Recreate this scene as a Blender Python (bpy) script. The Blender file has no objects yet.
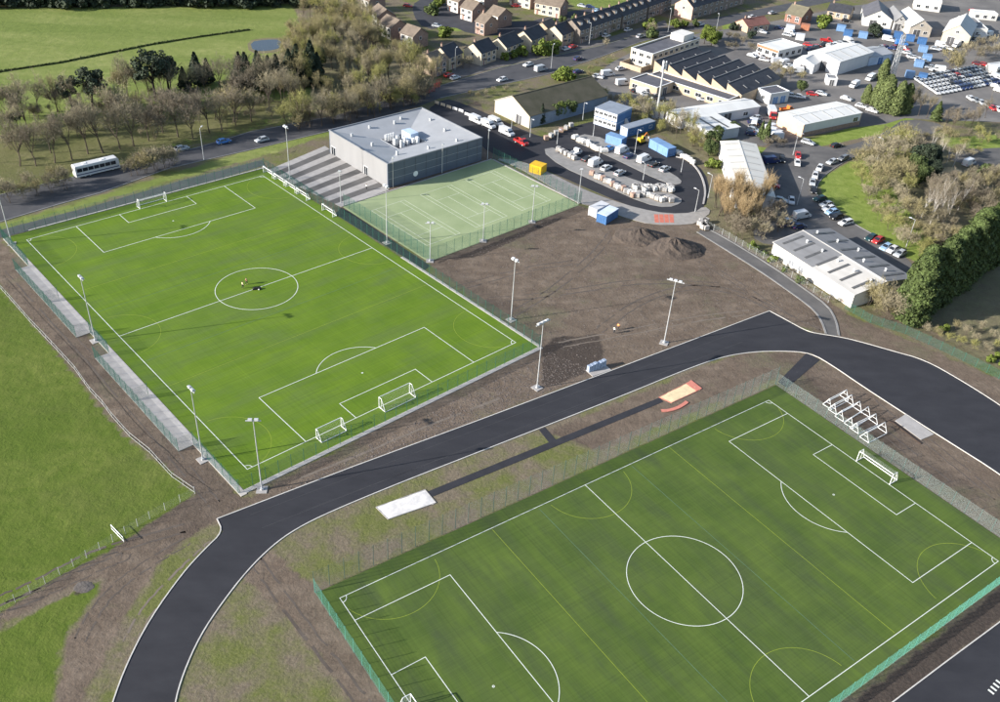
import bpy, bmesh, math, random
import numpy as np
from mathutils import Vector, Matrix
SC = bpy.context.scene
COL = SC.collection
R = math.radians

# ------------------------------------------------------------------ camera
F, EL, RO, H = 922.026, -0.60764, 0.06596, 111.133      # focal (px of a 1000 px wide frame), pitch, roll, height
fwd = Vector((0, math.cos(EL), math.sin(EL)))
_r = Vector((1, 0, 0)); _u = _r.cross(fwd)
rgt = _r * math.cos(RO) + _u * math.sin(RO)
upv = _u * math.cos(RO) - _r * math.sin(RO)
cd = bpy.data.cameras.new('camera'); cam = bpy.data.objects.new('camera', cd); COL.objects.link(cam)
cam.matrix_world = Matrix(((rgt.x, upv.x, -fwd.x, 0), (rgt.y, upv.y, -fwd.y, 0), (rgt.z, upv.z, -fwd.z, H), (0, 0, 0, 1)))
cd.sensor_fit = 'HORIZONTAL'; cd.sensor_width = 36.0; cd.lens = F / 1000 * 36.0
cd.clip_start = 1.0; cd.clip_end = 20000
SC.camera = cam

# ------------------------------------------------------------------ sky, sun, exposure
SUN_EL, SH_DIR = R(21), R(21)            # sun height; heading of the shadows, from +x towards +y
world = bpy.data.worlds.new('World'); SC.world = world; world.use_nodes = True
wn = world.node_tree.nodes; wl = world.node_tree.links
bg = wn['Background']; sky = wn.new('ShaderNodeTexSky'); sky.sky_type = 'NISHITA'; sky.sun_disc = False
sx, sy = -math.cos(SH_DIR), -math.sin(SH_DIR)            # towards the sun
sky.sun_elevation = SUN_EL; sky.sun_rotation = math.atan2(sx, sy)
sky.air_density = 1.0; sky.dust_density = 1.0; sky.ozone_density = 1.0
wl.new(sky.outputs[0], bg.inputs[0]); bg.inputs[1].default_value = 0.115
ld = bpy.data.lights.new('sun', 'SUN'); ld.energy = 5.0; ld.angle = R(0.5); ld.color = (1.0, 0.955, 0.89)
sun = bpy.data.objects.new('sun', ld); COL.objects.link(sun)
sun.rotation_euler = Vector((-sx * math.cos(SUN_EL), -sy * math.cos(SUN_EL), -math.sin(SUN_EL))).to_track_quat('-Z', 'Y').to_euler()
SC.view_settings.view_transform = 'Standard'; SC.view_settings.look = 'None'
SC.view_settings.exposure = 0.94; SC.view_settings.gamma = 1.0
SC.render.engine = 'CYCLES'
SC.cycles.max_bounces = 4; SC.cycles.diffuse_bounces = 2; SC.cycles.glossy_bounces = 2
SC.cycles.transparent_max_bounces = 6; SC.cycles.use_denoising = True

# ------------------------------------------------------------------ survey: where a sight line meets height z
def G(px, py, z=0.0):
    d = rgt * ((px - 500) / F) + upv * ((351 - py) / F) + fwd
    t = (z - H) / d.z
    return Vector((d.x * t, d.y * t, z))
def heading(px, py, dx, dy):
    a = G(px, py); b = G(px + dx * .05, py + dy * .05)
    return math.atan2(b.y - a.y, b.x - a.x)

# ------------------------------------------------------------------ materials
MATS = {}
def mat(name, col, rough=0.8, var=0.18, scale=0.35, bump=0.0, bscale=3.0, metal=0.0, col2=None, island=0.0, stretch=None, rot=0.0, detail=6.0, spec=0.3):
    """procedural: base colour mottled by noise, optional second colour, per-piece variation and fine relief"""
    if name in MATS: return MATS[name]
    m = bpy.data.materials.new(name); m.use_nodes = True; nt = m.node_tree; N = nt.nodes; L = nt.links
    b = N['Principled BSDF']; b.inputs['Roughness'].default_value = rough; b.inputs['Metallic'].default_value = metal
    b.inputs['Specular IOR Level'].default_value = spec
    tc = N.new('ShaderNodeTexCoord'); vec = tc.outputs['Object']
    if stretch:
        mp = N.new('ShaderNodeMapping'); mp.inputs['Scale'].default_value = stretch; mp.inputs['Rotation'].default_value = (0, 0, rot); L.new(vec, mp.inputs[0]); vec = mp.outputs[0]
    nz = N.new('ShaderNodeTexNoise'); nz.inputs['Scale'].default_value = scale; nz.inputs['Detail'].default_value = detail
    nz.inputs['Roughness'].default_value = 0.62
    L.new(vec, nz.inputs['Vector'])
    rp = N.new('ShaderNodeMapRange'); rp.inputs[1].default_value = 0.3; rp.inputs[2].default_value = 0.7
    L.new(nz.outputs[0], rp.inputs[0])
    c = Vector(col)
    c2 = Vector(col2) if col2 else c * (1 + var)
    c1 = c if col2 else c * (1 - var)
    mx = N.new('ShaderNodeMix'); mx.data_type = 'RGBA'
    mx.inputs[6].default_value = (*c1, 1); mx.inputs[7].default_value = (*c2, 1)
    L.new(rp.outputs[0], mx.inputs[0]); out = mx.outputs[2]
    if island:
        gi = N.new('ShaderNodeNewGeometry'); mr = N.new('ShaderNodeMapRange')
        mr.inputs[3].default_value = 1 - island; mr.inputs[4].default_value = 1 + island
        L.new(gi.outputs['Random Per Island'], mr.inputs[0])
        vm = N.new('ShaderNodeVectorMath'); vm.operation = 'SCALE'
        L.new(out, vm.inputs[0]); L.new(mr.outputs[0], vm.inputs['Scale']); out = vm.outputs[0]
    L.new(out, b.inputs['Base Color'])
    if bump:
        n2 = N.new('ShaderNodeTexNoise'); n2.inputs['Scale'].default_value = bscale; n2.inputs['Detail'].default_value = 5
        L.new(tc.outputs['Object'], n2.inputs['Vector'])
        bp = N.new('ShaderNodeBump'); bp.inputs['Strength'].default_value = 1.0; bp.inputs['Distance'].default_value = bump
        L.new(n2.outputs[0], bp.inputs['Height']); L.new(bp.outputs[0], b.inputs['Normal'])
    MATS[name] = m; return m

# ------------------------------------------------------------------ mesh builder and tagging
def tag(o, label=None, cat=None, group=None, kind=None):
    if label: o['label'] = label
    if cat: o['category'] = cat
    if group: o['group'] = group
    if kind: o['kind'] = kind
    return o
INV = {}
def empty(name, loc, rz=0.0, label=None, cat=None, group=None):
    o = bpy.data.objects.new(name, None); COL.objects.link(o); o.empty_display_size = 0.5
    o.location = loc; o.rotation_euler = (0, 0, rz)
    INV[o] = (Matrix.Translation(Vector(loc)) @ Matrix.Rotation(rz, 4, 'Z')).inverted()
    return tag(o, label, cat, group)
def link(name, me, parent=None):
    o = bpy.data.objects.new(name, me); COL.objects.link(o)
    if parent is not None: o.parent = parent
    return o
class MB:
    def __init__(s): s.v = []; s.f = []; s.mi = []
    def add(s, vs, fs, mi=0):
        n = len(s.v); s.v += [tuple(v) for v in vs]; s.f += [tuple(i + n for i in f) for f in fs]; s.mi += [mi] * len(fs); return s
    def box(s, x0, y0, z0, x1, y1, z1, mi=0):
        return s.add([(x0,y0,z0),(x1,y0,z0),(x1,y1,z0),(x0,y1,z0),(x0,y0,z1),(x1,y0,z1),(x1,y1,z1),(x0,y1,z1)],
                     [(3,2,1,0),(4,5,6,7),(0,1,5,4),(1,2,6,5),(2,3,7,6),(3,0,4,7)], mi)
    def frustum(s, b, t, z0, z1, mi=0):
        (bx0,by0,bx1,by1),(tx0,ty0,tx1,ty1) = b, t
        return s.add([(bx0,by0,z0),(bx1,by0,z0),(bx1,by1,z0),(bx0,by1,z0),(tx0,ty0,z1),(tx1,ty0,z1),(tx1,ty1,z1),(tx0,ty1,z1)],
                     [(3,2,1,0),(4,5,6,7),(0,1,5,4),(1,2,6,5),(2,3,7,6),(3,0,4,7)], mi)
    def prism(s, poly, z0, z1, mi=0):
        n = len(poly)
        a = sum(poly[i][0]*poly[(i+1)%n][1]-poly[(i+1)%n][0]*poly[i][1] for i in range(n))
        if a < 0: poly = poly[::-1]
        vs = [(p[0],p[1],z0) for p in poly] + [(p[0],p[1],z1) for p in poly]
        return s.add(vs, [tuple(range(n-1,-1,-1)), tuple(range(n,2*n))] + [(i,(i+1)%n,n+(i+1)%n,n+i) for i in range(n)], mi)
    def profile(s, prof, y0, y1, mi=0, inset=0.0, zi=1e9):
        """side profile (x,z) extruded along y; points above zi pulled in by inset"""
        n = len(prof)
        vs = [(x, y0 + (inset if z > zi else 0), z) for x, z in prof] + [(x, y1 - (inset if z > zi else 0), z) for x, z in prof]
        return s.add(vs, [tuple(range(n)), tuple(range(2*n-1,n-1,-1))] + [((i+1)%n,i,n+i,n+(i+1)%n) for i in range(n)], mi)
    def tube(s, p, q, r0, r1=None, n=6, mi=0):
        p = Vector(p); q = Vector(q); r1 = r0 if r1 is None else r1
        d = (q - p).normalized(); a = d.orthogonal().normalized(); b = d.cross(a)
        vs = []
        for c, r in ((p, r0), (q, r1)):
            for k in range(n):
                t = 2*math.pi*k/n; vs.append(c + a*(r*math.cos(t)) + b*(r*math.sin(t)))
        return s.add(vs, [(k,(k+1)%n,n+(k+1)%n,n+k) for k in range(n)] + [tuple(range(n-1,-1,-1)), tuple(range(n,2*n))], mi)
    def mesh(s, name, mats, inv=None, smooth=False):
        me = bpy.data.meshes.new(name)
        vs = [inv @ Vector(v) for v in s.v] if inv is not None else s.v
        me.from_pydata(vs, [], s.f)
        ms = mats if isinstance(mats, (list, tuple)) else [mats]
        for m in ms: me.materials.append(m)
        if len(ms) > 1: me.polygons.foreach_set('material_index', s.mi)
        if smooth: me.polygons.foreach_set('use_smooth', [True]*len(me.polygons))
        me.update(); return me
    def build(s, name, mats, parent=None, local=True, smooth=False):
        """local: the coordinates are already the parent's own; else they are the world's"""
        inv = None if (local or parent is None) else INV[parent]
        return link(name, s.mesh(name, mats, inv, smooth), parent)
def copy_tree(o, parent=None):
    c = o.copy(); COL.objects.link(c)
    c.parent = parent
    for ch in list(o.children): copy_tree(ch, c)
    return c

# ground sheets -----------------------------------------------------------
def smooth_poly(pts, closed=True, it=2):
    for _ in range(it):
        q = []
        n = len(pts)
        for i in range(n if closed else n-1):
            a, b = Vector(pts[i]), Vector(pts[(i+1) % n])
            q += [a.lerp(b, .25), a.lerp(b, .75)]
        if not closed: q = [Vector(pts[0])] + q + [Vector(pts[-1])]
        pts = q
    return pts
def sheet(name, px, z, m, kind='structure', label=None, thick=None, curve=0, world_pts=None, cat=None):
    pts = world_pts if world_pts else [G(*p) for p in px]
    if curve: pts = smooth_poly(pts, True, curve)
    b = MB(); b.prism([(p[0], p[1]) for p in pts], -0.3 if thick is None else z - thick, z)
    o = b.build(name, m)
    return tag(o, label, cat, None, kind)
def ribbon(b, pts, w, z0, z1, side=0.0, mi=0):
    """a strip of width w along world points; side shifts it left (+) or right"""
    n = len(pts); L = []; Rr = []
    for i in range(n):
        p = Vector((pts[i][0], pts[i][1]))
        a = Vector((pts[max(i-1,0)][0], pts[max(i-1,0)][1])); c = Vector((pts[min(i+1,n-1)][0], pts[min(i+1,n-1)][1]))
        t = (c - a).normalized(); nr = Vector((-t.y, t.x))
        L.append(p + nr*(side + w/2)); Rr.append(p + nr*(side - w/2))
    vs = [(p.x,p.y,z1) for p in L] + [(p.x,p.y,z1) for p in Rr] + [(p.x,p.y,z0) for p in L] + [(p.x,p.y,z0) for p in Rr]
    fs = []
    for i in range(n-1):
        fs += [(i, n+i, n+i+1, i+1), (2*n+i, i, i+1, 2*n+i+1), (n+i, 3*n+i, 3*n+i+1, n+i+1)]
    b.add(vs, fs, mi); return b
# ------------------------------------------------------------------ ground
def axis(lo, hi, step, far):
    a = list(np.arange(lo, hi + step, step)); s = step
    x = a[-1]
    while x < far: s *= 1.5; x += s; a.append(x)
    x = a[0]; s = step; pre = []
    while x > -far: s *= 1.5; x -= s; pre.append(x)
    return np.array(pre[::-1] + a)
def signed(P, poly):
    """signed distance in metres, positive inside"""
    poly = np.array([(p[0], p[1]) for p in poly]); n = len(poly)
    d = np.full(len(P), 1e9); ins = np.zeros(len(P), bool)
    for i in range(n):
        a = poly[i]; b = poly[(i+1) % n]; e = b - a; w = P - a
        t = np.clip((w @ e) / (e @ e), 0, 1)
        q = w - t[:, None] * e
        d = np.minimum(d, np.hypot(q[:, 0], q[:, 1]))
        c = ((a[1] > P[:, 1]) != (b[1] > P[:, 1]))
        with np.errstate(divide='ignore', invalid='ignore'):
            xi = (b[0]-a[0]) * (P[:, 1]-a[1]) / (b[1]-a[1] + 1e-12) + a[0]
        ins ^= c & (P[:, 0] < xi)
    return np.where(ins, d, -d)
LAYERS = {
 'pasture': (3.0, [[(-90,14),(0,8),(120,7),(290,4),(303,22),(287,38),(292,55),(322,108),(250,131),(160,152),(70,180),(0,197),(-90,222)],
                   [(-60,238),(0,224),(100,195),(180,171),(260,147),(330,127),(332,134),(260,157),(170,181),(90,205),(0,231),(-60,250)],
                   [(560,-8),(660,-8),(640,4),(600,9),(575,8)]]),
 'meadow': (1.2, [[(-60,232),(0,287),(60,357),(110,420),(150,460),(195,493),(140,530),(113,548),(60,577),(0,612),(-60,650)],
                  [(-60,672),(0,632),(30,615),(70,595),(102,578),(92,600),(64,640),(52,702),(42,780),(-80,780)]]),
 'lawn': (1.5, [[(819,180),(850,161),(880,160),(895,190),(930,240),(918,264),(870,236),(836,206),(822,196)],
                [(802,141),(850,128),(885,124),(882,134),(812,148)], [(870,117),(905,116),(945,130),(925,136),(890,128)],
                [(940,138),(1010,134),(1010,150),(950,148)], [(440,22),(470,17),(492,24),(455,32)], [(470,4),(480,3),(478,12),(466,12)],
                [(722,26),(745,20),(748,36),(728,44)], [(725,145),(775,148),(775,156),(760,154)]]),
 'mud': (1.6, [[(425,262),(577,205),(650,224),(705,222),(770,262),(850,315),(1030,392),(1030,440),(900,360),(820,335),(770,311),(217,520),(160,560),(112,640),(84,702),(80,760),(44,760),(54,702),(66,640),(96,600),(104,578),(60,592),(0,628),(-60,668),(-60,652),(0,612),(113,545),(195,493),(100,410),(0,285),(-60,230),(-60,190),(0,240),(245,500),(535,345)],
               [(545,432),(740,352),(812,352),(905,414),(1030,492),(1030,590),(775,378),(600,452)],
               [(236,572),(262,545),(318,588),(410,712),(360,712),(292,622)], [(840,712),(1030,560),(1030,606),(890,712)],
               [(330,150),(480,100),(500,160),(345,215),(270,170)]]),
 'damp': (.8, [[(541,352),(552,338),(600,334),(604,356),(588,372),(560,383),(541,388)], [(76,590),(82,582),(92,582),(94,590),(86,596)], [(430,264),(470,252),(560,216),(577,208),(560,220),(480,256)], [(842,712),(930,644),(1030,566),(1030,600),(960,650),(886,712)]]),
 'woodfloor': (7.0, [[(-60,158),(0,132),(60,120),(150,112),(290,98),(318,108),(250,130),(160,151),(70,178),(0,195),(-60,208)]]),
 'litter': (5.0, [[(880,150),(1060,145),(1060,400),(980,360),(925,325),(905,290),(925,255),(905,200),(878,170)],
                  [(300,30),(345,0),(365,20),(430,60),(440,90),(420,104),(330,118),(305,80)],
                  [(690,170),(725,200),(775,245),(850,310),(835,318),(760,262),(705,222)], [(592,100),(650,115),(700,135),(712,165),(640,120)]]),
}
gx = axis(-230, 275, 2.0, 9000); gy = axis(60, 500, 2.0, 9000)
NX, NY = len(gx), len(gy)
XX, YY = np.meshgrid(gx, gy); PP = np.stack([XX.ravel(), YY.ravel()], 1)
rng = np.random.default_rng(3)
gv = np.zeros((NX*NY, 3)); gv[:, :2] = PP
idx = np.arange(NX*NY).reshape(NY, NX)
gf = np.stack([idx[:-1,:-1], idx[:-1,1:], idx[1:,1:], idx[1:,:-1]], -1).reshape(-1, 4)
gme = bpy.data.meshes.new('ground'); gme.from_pydata(gv.tolist(), [], gf.tolist())
for ln, (soft, polys) in LAYERS.items():
    w = np.zeros(len(PP))
    for p in polys: w = np.maximum(w, np.clip(.5 + signed(PP, [G(*q) for q in p]) / (2*soft), 0, 1))
    at = gme.attributes.new(ln, 'FLOAT', 'POINT'); at.data.foreach_set('value', w.astype(np.float32))
def ground_material():
    m = bpy.data.materials.new('ground'); m.use_nodes = True; nt = m.node_tree; N = nt.nodes; L = nt.links
    b = N['Principled BSDF']; b.inputs['Roughness'].default_value = 0.95; b.inputs['Specular IOR Level'].default_value = 0.1
    tc = N.new('ShaderNodeTexCoord')
    def noise(s, d=6, r=.6, st=None):
        n = N.new('ShaderNodeTexNoise'); n.inputs['Scale'].default_value = s; n.inputs['Detail'].default_value = d; n.inputs['Roughness'].default_value = r
        v = tc.outputs['Object']
        if st:
            mp = N.new('ShaderNodeMapping'); mp.inputs['Rotation'].default_value = (0, 0, st[0]); mp.inputs['Scale'].default_value = (st[1], st[2], 1)
            L.new(v, mp.inputs[0]); v = mp.outputs[0]
        L.new(v, n.inputs['Vector']); return n.outputs[0]
    def rng_(o, a, c):
        r = N.new('ShaderNodeMapRange'); r.inputs[1].default_value = a; r.inputs[2].default_value = c; L.new(o, r.inputs[0]); return r.outputs[0]
    def mix(f, a, c):
        x = N.new('ShaderNodeMix'); x.data_type = 'RGBA'
        L.new(f, x.inputs[0])
        for i, q in ((6, a), (7, c)):
            if isinstance(q, tuple): x.inputs[i].default_value = (*q, 1)
            else: L.new(q, x.inputs[i])
        return x.outputs[2]
    big = noise(.045, 6, .65); mid = noise(.35, 7, .68); fine = noise(2.2, 6, .7); hair = noise(7, 3, .7)
    strk = noise(.25, 6, .65, (R(-35), .7, 1.3))
    f1 = rng_(fine, .3, .7); m1 = rng_(mid, .33, .67); b1 = rng_(big, .36, .64); h1 = rng_(hair, .25, .75); s1 = rng_(strk, .35, .65)
    rough_g = mix(f1, (.100, .115, .030), (.165, .170, .065)); rough_b = mix(f1, (.120, .096, .068), (.215, .178, .128))
    rough = mix(rng_(noise(.09, 7, .66), .43, .60), rough_b, rough_g)
    bands = rng_(noise(.02, 4, .6, (R(-12), .5, 3.0)), .38, .62)
    pas = mix(m1, mix(f1, (.142, .182, .044), (.195, .232, .064)), mix(b1, (.168, .205, .052), (.275, .285, .105)))
    mea = mix(m1, mix(f1, (.062, .100, .014), (.104, .146, .024)), mix(b1, (.090, .128, .021), (.158, .182, .044)))  # meadow greens kept darker: cloud shade over this field is in the colour
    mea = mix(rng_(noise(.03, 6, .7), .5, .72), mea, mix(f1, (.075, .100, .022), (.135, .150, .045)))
    pas = mix(bands, mix(m1, (.125, .165, .040), (.165, .205, .052)), pas)
    law = mix(m1, (.14, .195, .035), (.23, .275, .070))
    mud = mix(m1, mix(f1, (.086, .063, .047), (.168, .131, .100)), mix(s1, (.128, .096, .073), (.220, .173, .133)))
    mud = mix(rng_(noise(.022, 5, .6), .52, .68), mud, mix(m1, (.060, .046, .037), (.118, .092, .074)))
    mud = mix(rng_(big, .55, .70), mud, mix(f1, (.10, .10, .055), (.17, .155, .10)))
    lit = mix(m1, mix(f1, (.100, .085, .055), (.195, .165, .110)), mix(b1, (.125, .135, .055), (.225, .195, .125)))
    col = rough
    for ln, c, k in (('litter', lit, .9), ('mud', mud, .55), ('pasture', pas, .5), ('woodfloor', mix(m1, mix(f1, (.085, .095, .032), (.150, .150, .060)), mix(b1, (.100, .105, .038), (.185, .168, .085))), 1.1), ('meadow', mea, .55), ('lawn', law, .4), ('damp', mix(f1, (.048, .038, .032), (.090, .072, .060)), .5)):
        at = N.new('ShaderNodeAttribute'); at.attribute_name = ln
        a = N.new('ShaderNodeMath'); a.operation = 'MULTIPLY_ADD'; L.new(mid, a.inputs[0]); a.inputs[1].default_value = 2*k; a.inputs[2].default_value = -k
        s = N.new('ShaderNodeMath'); s.operation = 'ADD'; L.new(at.outputs['Fac'], s.inputs[0]); L.new(a.outputs[0], s.inputs[1])
        col = mix(rng_(s.outputs[0], .38, .62), col, c)
    L.new(col, b.inputs['Base Color'])
    add = N.new('ShaderNodeMath'); add.operation = 'MULTIPLY_ADD'; L.new(fine, add.inputs[0]); add.inputs[1].default_value = .35; L.new(mid, add.inputs[2])
    bp = N.new('ShaderNodeBump'); bp.inputs['Strength'].default_value = .8; bp.inputs['Distance'].default_value = .35
    L.new(add.outputs[0], bp.inputs['Height']); L.new(bp.outputs[0], b.inputs['Normal'])
    return m
gme.materials.append(ground_material())
tag(link('ground', gme), kind='structure')

# ------------------------------------------------------------------ surfaces
asph = mat('asphalt_new', (.024,.024,.029), .85, .22, .22, .01, 8, col2=(.037,.037,.043), stretch=(.6,1.3,1), rot=R(-22), detail=10)
asph_road = mat('asphalt_road', (.055,.056,.062), .85, .2, .2, .01, 6, col2=(.090,.088,.092))
asph_old = mat('asphalt_worn', (.078,.075,.075), .9, .2, .12, .01, 6, col2=(.15,.142,.135))
conc = mat('concrete', (.255,.243,.23), .85, .18, .5, .004, 5)
conc_pale = mat('concrete_pale', (.36,.34,.325), .85, .14, .6, .004, 5)
conc_grey = mat('concrete_grey', (.22,.215,.21), .85, .2, .4, .004, 5)
kerb_m = mat('kerb_concrete', (.56,.53,.49), .85, .14, .8)
white_paint = mat('white_line_paint', (.68,.71,.64), .8, .08, .8)
yellow_paint = mat('yellow_line_paint', (.24,.30,.035), .8, .12, .8)
white_metal = mat('white_metal', (.80,.80,.79), .45, .05, 2)
steel = mat('galvanised_steel', (.52,.53,.54), .5, .12, 1, metal=.35)
green_paint = mat('green_coated_steel', (.035,.125,.095), .5, .1, 2)
teal_paint = mat('teal_coated_steel', (.10,.31,.25), .5, .1, 2); grey_teal = mat('grey_teal_coated_steel', (.26,.33,.32), .5, .1, 2)
glass = mat('dark_glass', (.020,.024,.030), .12, .2, 2, spec=.6)
rubber = mat('black_rubber', (.018,.018,.018), .8, .2, 2)

rg0 = random.Random(8)
OUT_UP = [(217,519),(350,468),(480,420),(600,375),(690,341),(769.5,311)]                         # upper edge of the straight
OUT_R = [(769.5,311),(788,321),(808,332),(826,335),(845,338),(868,344),(892,351),(925,360),(962,381),(1000,405),(1040,434),(1090,478)]
IN_E = [(1060,520),(1000,474),(952,444),(905,414),(862,386),(833,366),(811,353),(783,351),(752,352),(722,357),(685,370),(620,397),(500,444),(400,483),(330,512),(296,529),(272,546),(247,571),(222,603),(200,636),(183,674),(174,706),(168,760)]
OUT_L = [(98,760),(111,706),(128,661),(150,619),(182,574),(205,549),(223,532)]
trk = [G(*p) for p in OUT_UP + OUT_R[1:] + IN_E + OUT_L]
sheet('running_track', None, .03, asph, world_pts=trk)
k = MB()
for e in (OUT_UP, OUT_R, IN_E, OUT_L + [(217,519)]):
    pts = smooth_poly([G(*p) for p in e], False, 2) if len(e) > 6 else [G(*p) for p in e]
    ribbon(k, pts, .17, -.1, .11)
tag(k.build('track_kerb', kerb_m), kind='structure')
t2 = [G(893,702), G(946,662), G(1000,622), G(1060,575), G(1300,700), G(1100,850), G(800,775)]
sheet('running_track_far_straight', None, .03, asph, world_pts=t2)
k = MB(); ribbon(k, [G(840,743), G(893,702), G(946,662), G(1000,622), G(1060,575)], .17, -.1, .11); tag(k.build('track_kerb', kerb_m), kind='structure')
# painted blocks at the track's edge, bottom right
k = MB()
for i in range(4):
    a = G(991 + i*2.6, 692 - i*3.2); d = Vector((.62, -.78, 0)); n = Vector((.78, .62, 0))
    q = [a + d*s*.45 + n*t*.16 for s, t in ((-1,-1),(1,-1),(1,1),(-1,1))]
    k.prism([(p.x,p.y) for p in q], .032, .04)
tag(k.build('lane_marking', white_paint), kind='structure')
asph_run = mat('runway_tarmac', (.030,.030,.036), .85, .2, .4)
sheet('jump_runway', None, .04, asph_run, world_pts=[G(428,491.5), G(540,446), G(660,397.5), G(663,402), G(545,451), G(432,497)])
sheet('runway_link_path', [(539,430),(545,427.5),(556,440),(550,444)], .045, asph_run)
sheet('pitch_access_path', [(806.5,353),(820,360),(787,388),(778,382)], .04, asph_run)
sheet('service_trench_path', [(697,232),(715,243),(760,271),(800,299),(815,311),(822,322),(825,336),(839,337),(837,322),(828,306),(806,290),(770,265),(722,236),(704,227)], .03, asph_old, curve=1)
k = MB()
for e in ([(697,232),(715,243),(760,271),(800,299),(815,311),(822,322),(826,334)], [(704,227),(722,236),(770,265),(806,290),(828,306),(836,320),(839,336)]):
    ribbon(k, smooth_poly([G(*p) for p in e], False, 1), .45, -.1, .12)
tag(k.build('trench_kerb', conc_grey), kind='structure')
k = MB()                                                             # paving joints and a few dusty wheel lines on the tarmac
for a, b, w_ in (((250,515),(748,328),.07),((262,528),(742,342),.07),((300,512),(620,392),.05)): ribbon(k, [G(a[0]+(b[0]-a[0])*i/12, a[1]+(b[1]-a[1])*i/12) for i in range(13)], w_, .03, .036)
tag(k.build('paving_joint', mat('joint_bitumen', (.058,.057,.060), .8, .2, 1)), kind='structure')
# wheel ruts and scuffs pressed into the soil
rutm = mat('rut_mud', (.075,.060,.050), .95, .3, .5, .03, 3, col2=(.13,.106,.088)); scuff = mat('dry_scuff', (.14,.114,.09), .95, .2, .6, col2=(.195,.160,.13))
rg = random.Random(31)
def rut(px, w, m, gauge=0.0, breaks=.25):
    pts = smooth_poly([G(*p) for p in px], False, 3)
    for s_ in ((-gauge/2, gauge/2) if gauge else (0,)):
        b = MB(); run = []
        for i, p in enumerate(pts):
            run.append(p + Vector((rg.uniform(-.12,.12), rg.uniform(-.12,.12), 0)))
            if (rg.random() < breaks and len(run) > 3) or i == len(pts)-1:
                if len(run) > 1: ribbon(b, run, w*rg.uniform(.55,1.2), -.03, .012, s_)
                run = []
        tag(b.build('wheel_rut', m), kind='structure')
rut([(-10,604),(30,588),(70,566),(110,549),(150,538),(185,528)], .45, rutm, 1.9, .12); rut([(-10,614),(40,594),(80,575),(125,556)], .4, rutm, 1.8, .2)
rut([(80,640),(94,612),(116,586),(150,562),(185,542)], .35, rutm, 1.7, .25)
rut([(445,292),(480,282),(530,268),(575,262)], .4, rutm, 1.9, .15); rut([(440,300),(500,300),(570,292),(640,280),(720,285)], .4, rutm, 1.9, .2)
rut([(600,330),(640,300),(690,285),(740,292),(790,318)], .4, rutm, 1.9, .2); rut([(480,330),(540,300),(590,260),(610,235)], .4, rutm, 1.9, .2); rut([(560,345),(640,330),(700,318),(752,312)], .4, scuff, 1.9, .2)
rut([(300,478),(360,455),(430,425),(500,398)], .8, scuff, 0, .1); rut([(310,484),(380,458),(470,424)], .4, rutm, 1.8, .25)
rut([(700,260),(740,285),(790,318),(820,332)], .4, rutm, 1.8, .2); rut([(880,400),(920,435),(960,468),(1000,500)], .35, rutm, 1.8, .25); rut([(850,405),(900,445),(950,485)], .35, rutm, 1.7, .3)
rut([(255,560),(290,610),(330,660),(370,712)], .4, rutm, 1.8, .2); rut([(10,270),(60,325),(120,392),(180,462),(215,505)], .4, rutm, 1.9, .2)
rut([(130,640),(150,605),(190,565),(212,545)], .35, scuff, 1.8, .3)
# roads
sheet('main_road', [(-90,250),(0,222),(60,204),(100,193),(170,168),(250,150),(330,131),(420,106),(440,98),(500,85),(545,75),(600,57),(640,42),(675,33),(720,26),(760,16),(830,2),(900,-12),(860,-14),(800,1),(745,12),(700,21),(668,27),(650,32),(600,46),(550,57),(500,68),(440,86),(400,96),(330,117),(250,132),(200,147),(74,177),(0,195),(-90,220)], .025, asph_road)
sheet('footpath', [(-60,252),(0,238),(70,221),(180,191),(262,166),(268,170),(262,160),(180,181),(90,207),(0,230),(-60,244)], .03, asph_road)
k = MB()
for e in ([(0,222),(60,204),(100,193),(170,168),(250,150),(330,131)], [(440,98),(500,85),(545,75),(600,57),(640,42),(675,33)], [(440,86),(500,68),(550,57),(600,46),(650,32)], [(0,195),(74,177),(200,147),(250,132),(330,117)]):
    ribbon(k, [G(*p) for p in e], .3, -.1, .13)
tag(k.build('road_kerb', conc_grey), kind='structure')
sheet('car_park', [(424,112),(444,98),(462,103),(497,118),(530,133),(546,138),(592,120),(604,124),(655,148),(688,158),(705,172),(710,190),(705,207),(692,216),(668,217),(640,210),(600,194),(560,176),(520,160),(492,155),(470,135)], .03, asph, curve=1)
sheet('pavement', [(492,158),(520,161),(546,171),(580,188),(610,200),(640,209),(668,214),(694,213),(704,206),(712,212),(700,221),(690,225),(652,225),(625,218),(600,208),(577,203),(545,183),(515,166)], .12, mat('paving', (.30,.28,.26), .85, .16, .6), curve=1)
k = MB()
for i in range(4):
    x = 654 + i*5; k.prism([(p.x,p.y) for p in (G(x,214.6), G(x+4.2,214.8), G(x+5,223), G(x+.8,222.8))], .1, .135)
tag(k.build('tactile_paving', mat('red_tactile', (.52,.16,.11), .8, .15, 1)), kind='structure')
for pts in ([(568,139),(590,133),(630,151),(664,169),(682,180),(680,185),(666,184),(602,153)], [(541,150),(556,147),(612,172),(655,187),(681,198),(682,203),(668,208),(645,204),(600,184),(560,166)]):
    sheet('car_park_island', pts, .11, conc, curve=1)
k = MB(); ribbon(k, smooth_poly([G(*p) for p in ((676,157),(688,160),(700,172),(706,190),(703,205))], False, 2), .5, -.1, .3)
tag(k.build('car_park_kerb', conc_pale), kind='structure')
sheet('estate_road', [(755,160),(772,142),(800,137),(830,150),(868,140),(888,130),(905,118),(945,124),(940,132),(905,141),(862,153),(842,163),(822,177),(815,190),(819,199),(850,222),(880,238),(905,256),(920,274),(908,290),(880,276),(835,232),(812,229),(790,240),(768,246),(750,236),(760,215),(771,200)], .03, asph_old, curve=1)
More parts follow.
